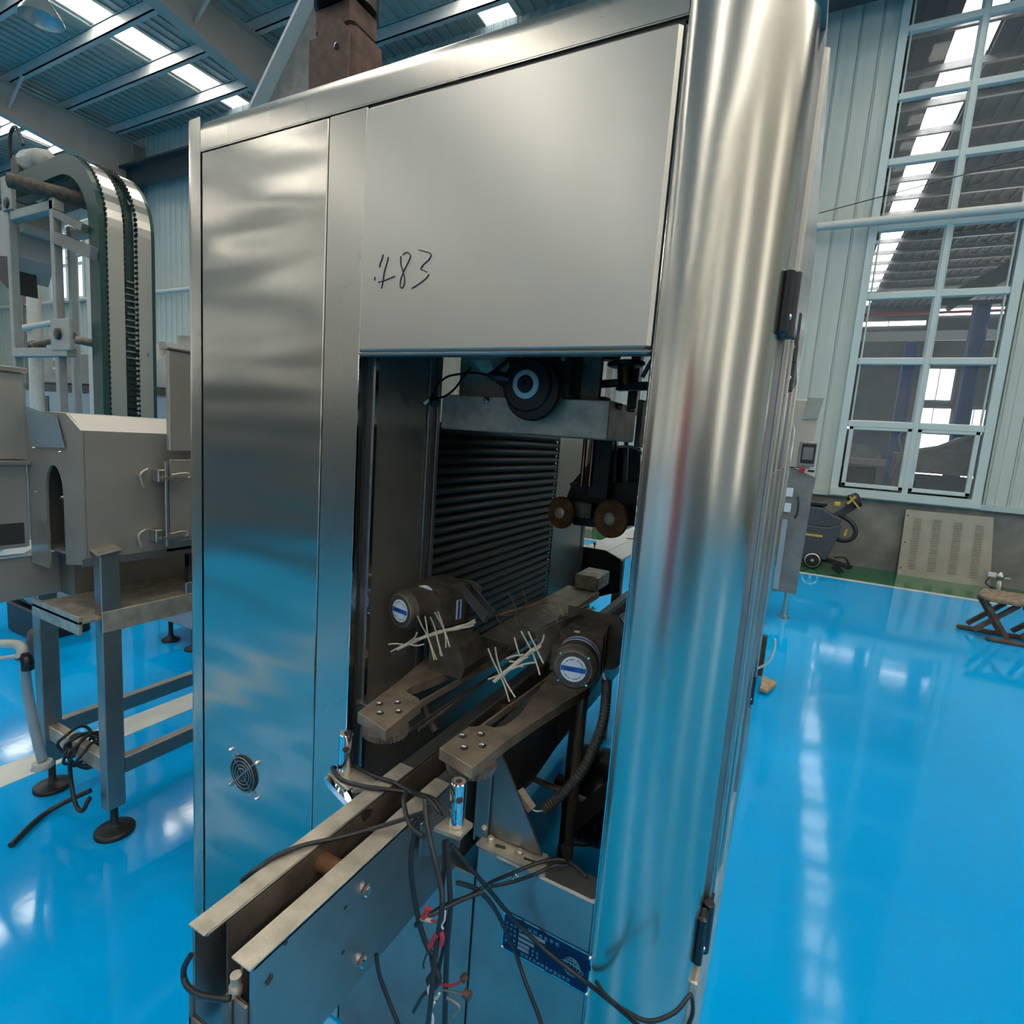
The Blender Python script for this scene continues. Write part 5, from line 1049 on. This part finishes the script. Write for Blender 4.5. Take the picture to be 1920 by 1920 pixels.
# stripped wire ends with crimps
def wires(label, specs, loc):
    t = thing('wire_ends', loc, label, 'wires')
    for nm, m, r, pts in specs: obj(nm, MB().tube(pts, r, 6, 5), M[m], t)
wires('red capped crimp and white lead on the hanging bundle, upper', [('red_sleeve','red',.0045,[(-0.414,0.62,0.78),(-0.417,0.62,0.77),(-0.422,0.62,0.759)]),('crimp','ties',.0035,[(-0.425,0.62,0.756),(-0.416,0.62,0.759),(-0.407,0.62,0.762)]),('red_lead','redwire',.0016,[(-0.407,0.62,0.762),(-0.394,0.62,0.767),(-0.386,0.62,0.777),(-0.384,0.62,0.787)]),('white_lead','white_wire',.0013,[(-0.383,0.62,0.791),(-0.383,0.62,0.776),(-0.388,0.62,0.764),(-0.384,0.62,0.76)])], (-0.406,0.62,0.773))
wires('dark red sleeve and loose green lead in the middle of the bundle', [('dark_red_sleeve','redwire',.005,[(-0.393,0.62,0.748),(-0.4,0.62,0.733),(-0.406,0.62,0.717)]),('sleeve','redwire',.004,[(-0.389,0.62,0.753),(-0.385,0.62,0.745),(-0.387,0.62,0.731)]),('green_lead','green_chain',.0016,[(-0.405,0.62,0.717),(-0.412,0.62,0.7),(-0.417,0.62,0.68),(-0.415,0.62,0.674)]),('grey_lead','tank',.0016,[(-0.387,0.62,0.731),(-0.39,0.62,0.708),(-0.396,0.62,0.689),(-0.39,0.62,0.675)])], (-0.398,0.62,0.726))
wires('knot of stripped wires with brown connectors low on the bundle', [('wire_knot','cable',.006,[(-0.4,0.62,0.702),(-0.396,0.62,0.686),(-0.388,0.62,0.672),(-0.396,0.62,0.652),(-0.404,0.62,0.659),(-0.398,0.62,0.672)]),('ring_lead','white_wire',.002,[(-0.396,0.615,0.664),(-0.402,0.615,0.649),(-0.396,0.615,0.64),(-0.386,0.615,0.643),(-0.381,0.615,0.655)]),('red_lead','redwire',.002,[(-0.383,0.62,0.665),(-0.365,0.62,0.673),(-0.35,0.62,0.688),(-0.345,0.62,0.696)]),('brown_connector','rust_dull',.006,[(-0.345,0.62,0.703),(-0.34,0.62,0.697)]),('brown_connector','rust_dull',.007,[(-0.341,0.62,0.675),(-0.33,0.62,0.676)]),('lead','tank',.002,[(-0.379,0.62,0.658),(-0.36,0.62,0.665),(-0.341,0.62,0.673)]),('black_lead','cable',.003,[(-0.403,0.62,0.644),(-0.415,0.62,0.624),(-0.424,0.62,0.602),(-0.43,0.62,0.586)]),('grey_lead','tank',.0028,[(-0.37,0.62,0.649),(-0.354,0.62,0.65),(-0.347,0.62,0.645),(-0.357,0.62,0.625)]),('white_lead','white_wire',.0022,[(-0.392,0.62,0.627),(-0.398,0.62,0.609),(-0.393,0.62,0.597),(-0.395,0.62,0.571)])], (-0.389,0.62,0.657))
t = thing('inner_sensor', (-0.85,1.134,1.571), 'small black sensor with looping wires on the inner side panel', 'sensor')
obj('sensor_body', MB().lathe((-0.835,1.14,1.584),(-0.81,1.12,1.567),[(0,.012),(.02,.014),(.03,.010)],14).obox((-0.862,1.15,1.572),(-0.835,1.14,1.584),.01,.008), M['dark'], t)
obj('sensor_tip', MB().obox((-0.854,1.13,1.57),(-0.839,1.13,1.58),.006,.006), M['label_white'], t)
obj('wire_loop', MB().tube([(-0.843,1.15,1.598),(-0.853,1.18,1.622),(-0.863,1.24,1.652),(-0.842,1.28,1.665),(-0.812,1.3,1.67),(-0.779,1.3,1.665)],.003,6), M['cable'], t)
obj('wire_loop', MB().tube([(-0.833,1.15,1.585),(-0.825,1.18,1.596),(-0.825,1.22,1.619),(-0.828,1.26,1.652),(-0.832,1.3,1.683),(-0.822,1.32,1.706)],.003,6), M['cable'], t)
tag(obj('black_air_hose', MB().tube([(-0.758,1.27,1.657),(-0.731,1.28,1.681),(-0.711,1.29,1.702),(-0.702,1.3,1.725)],.0055,8), M['cable']), 'black hose curving up beside the black handwheel', 'hose')
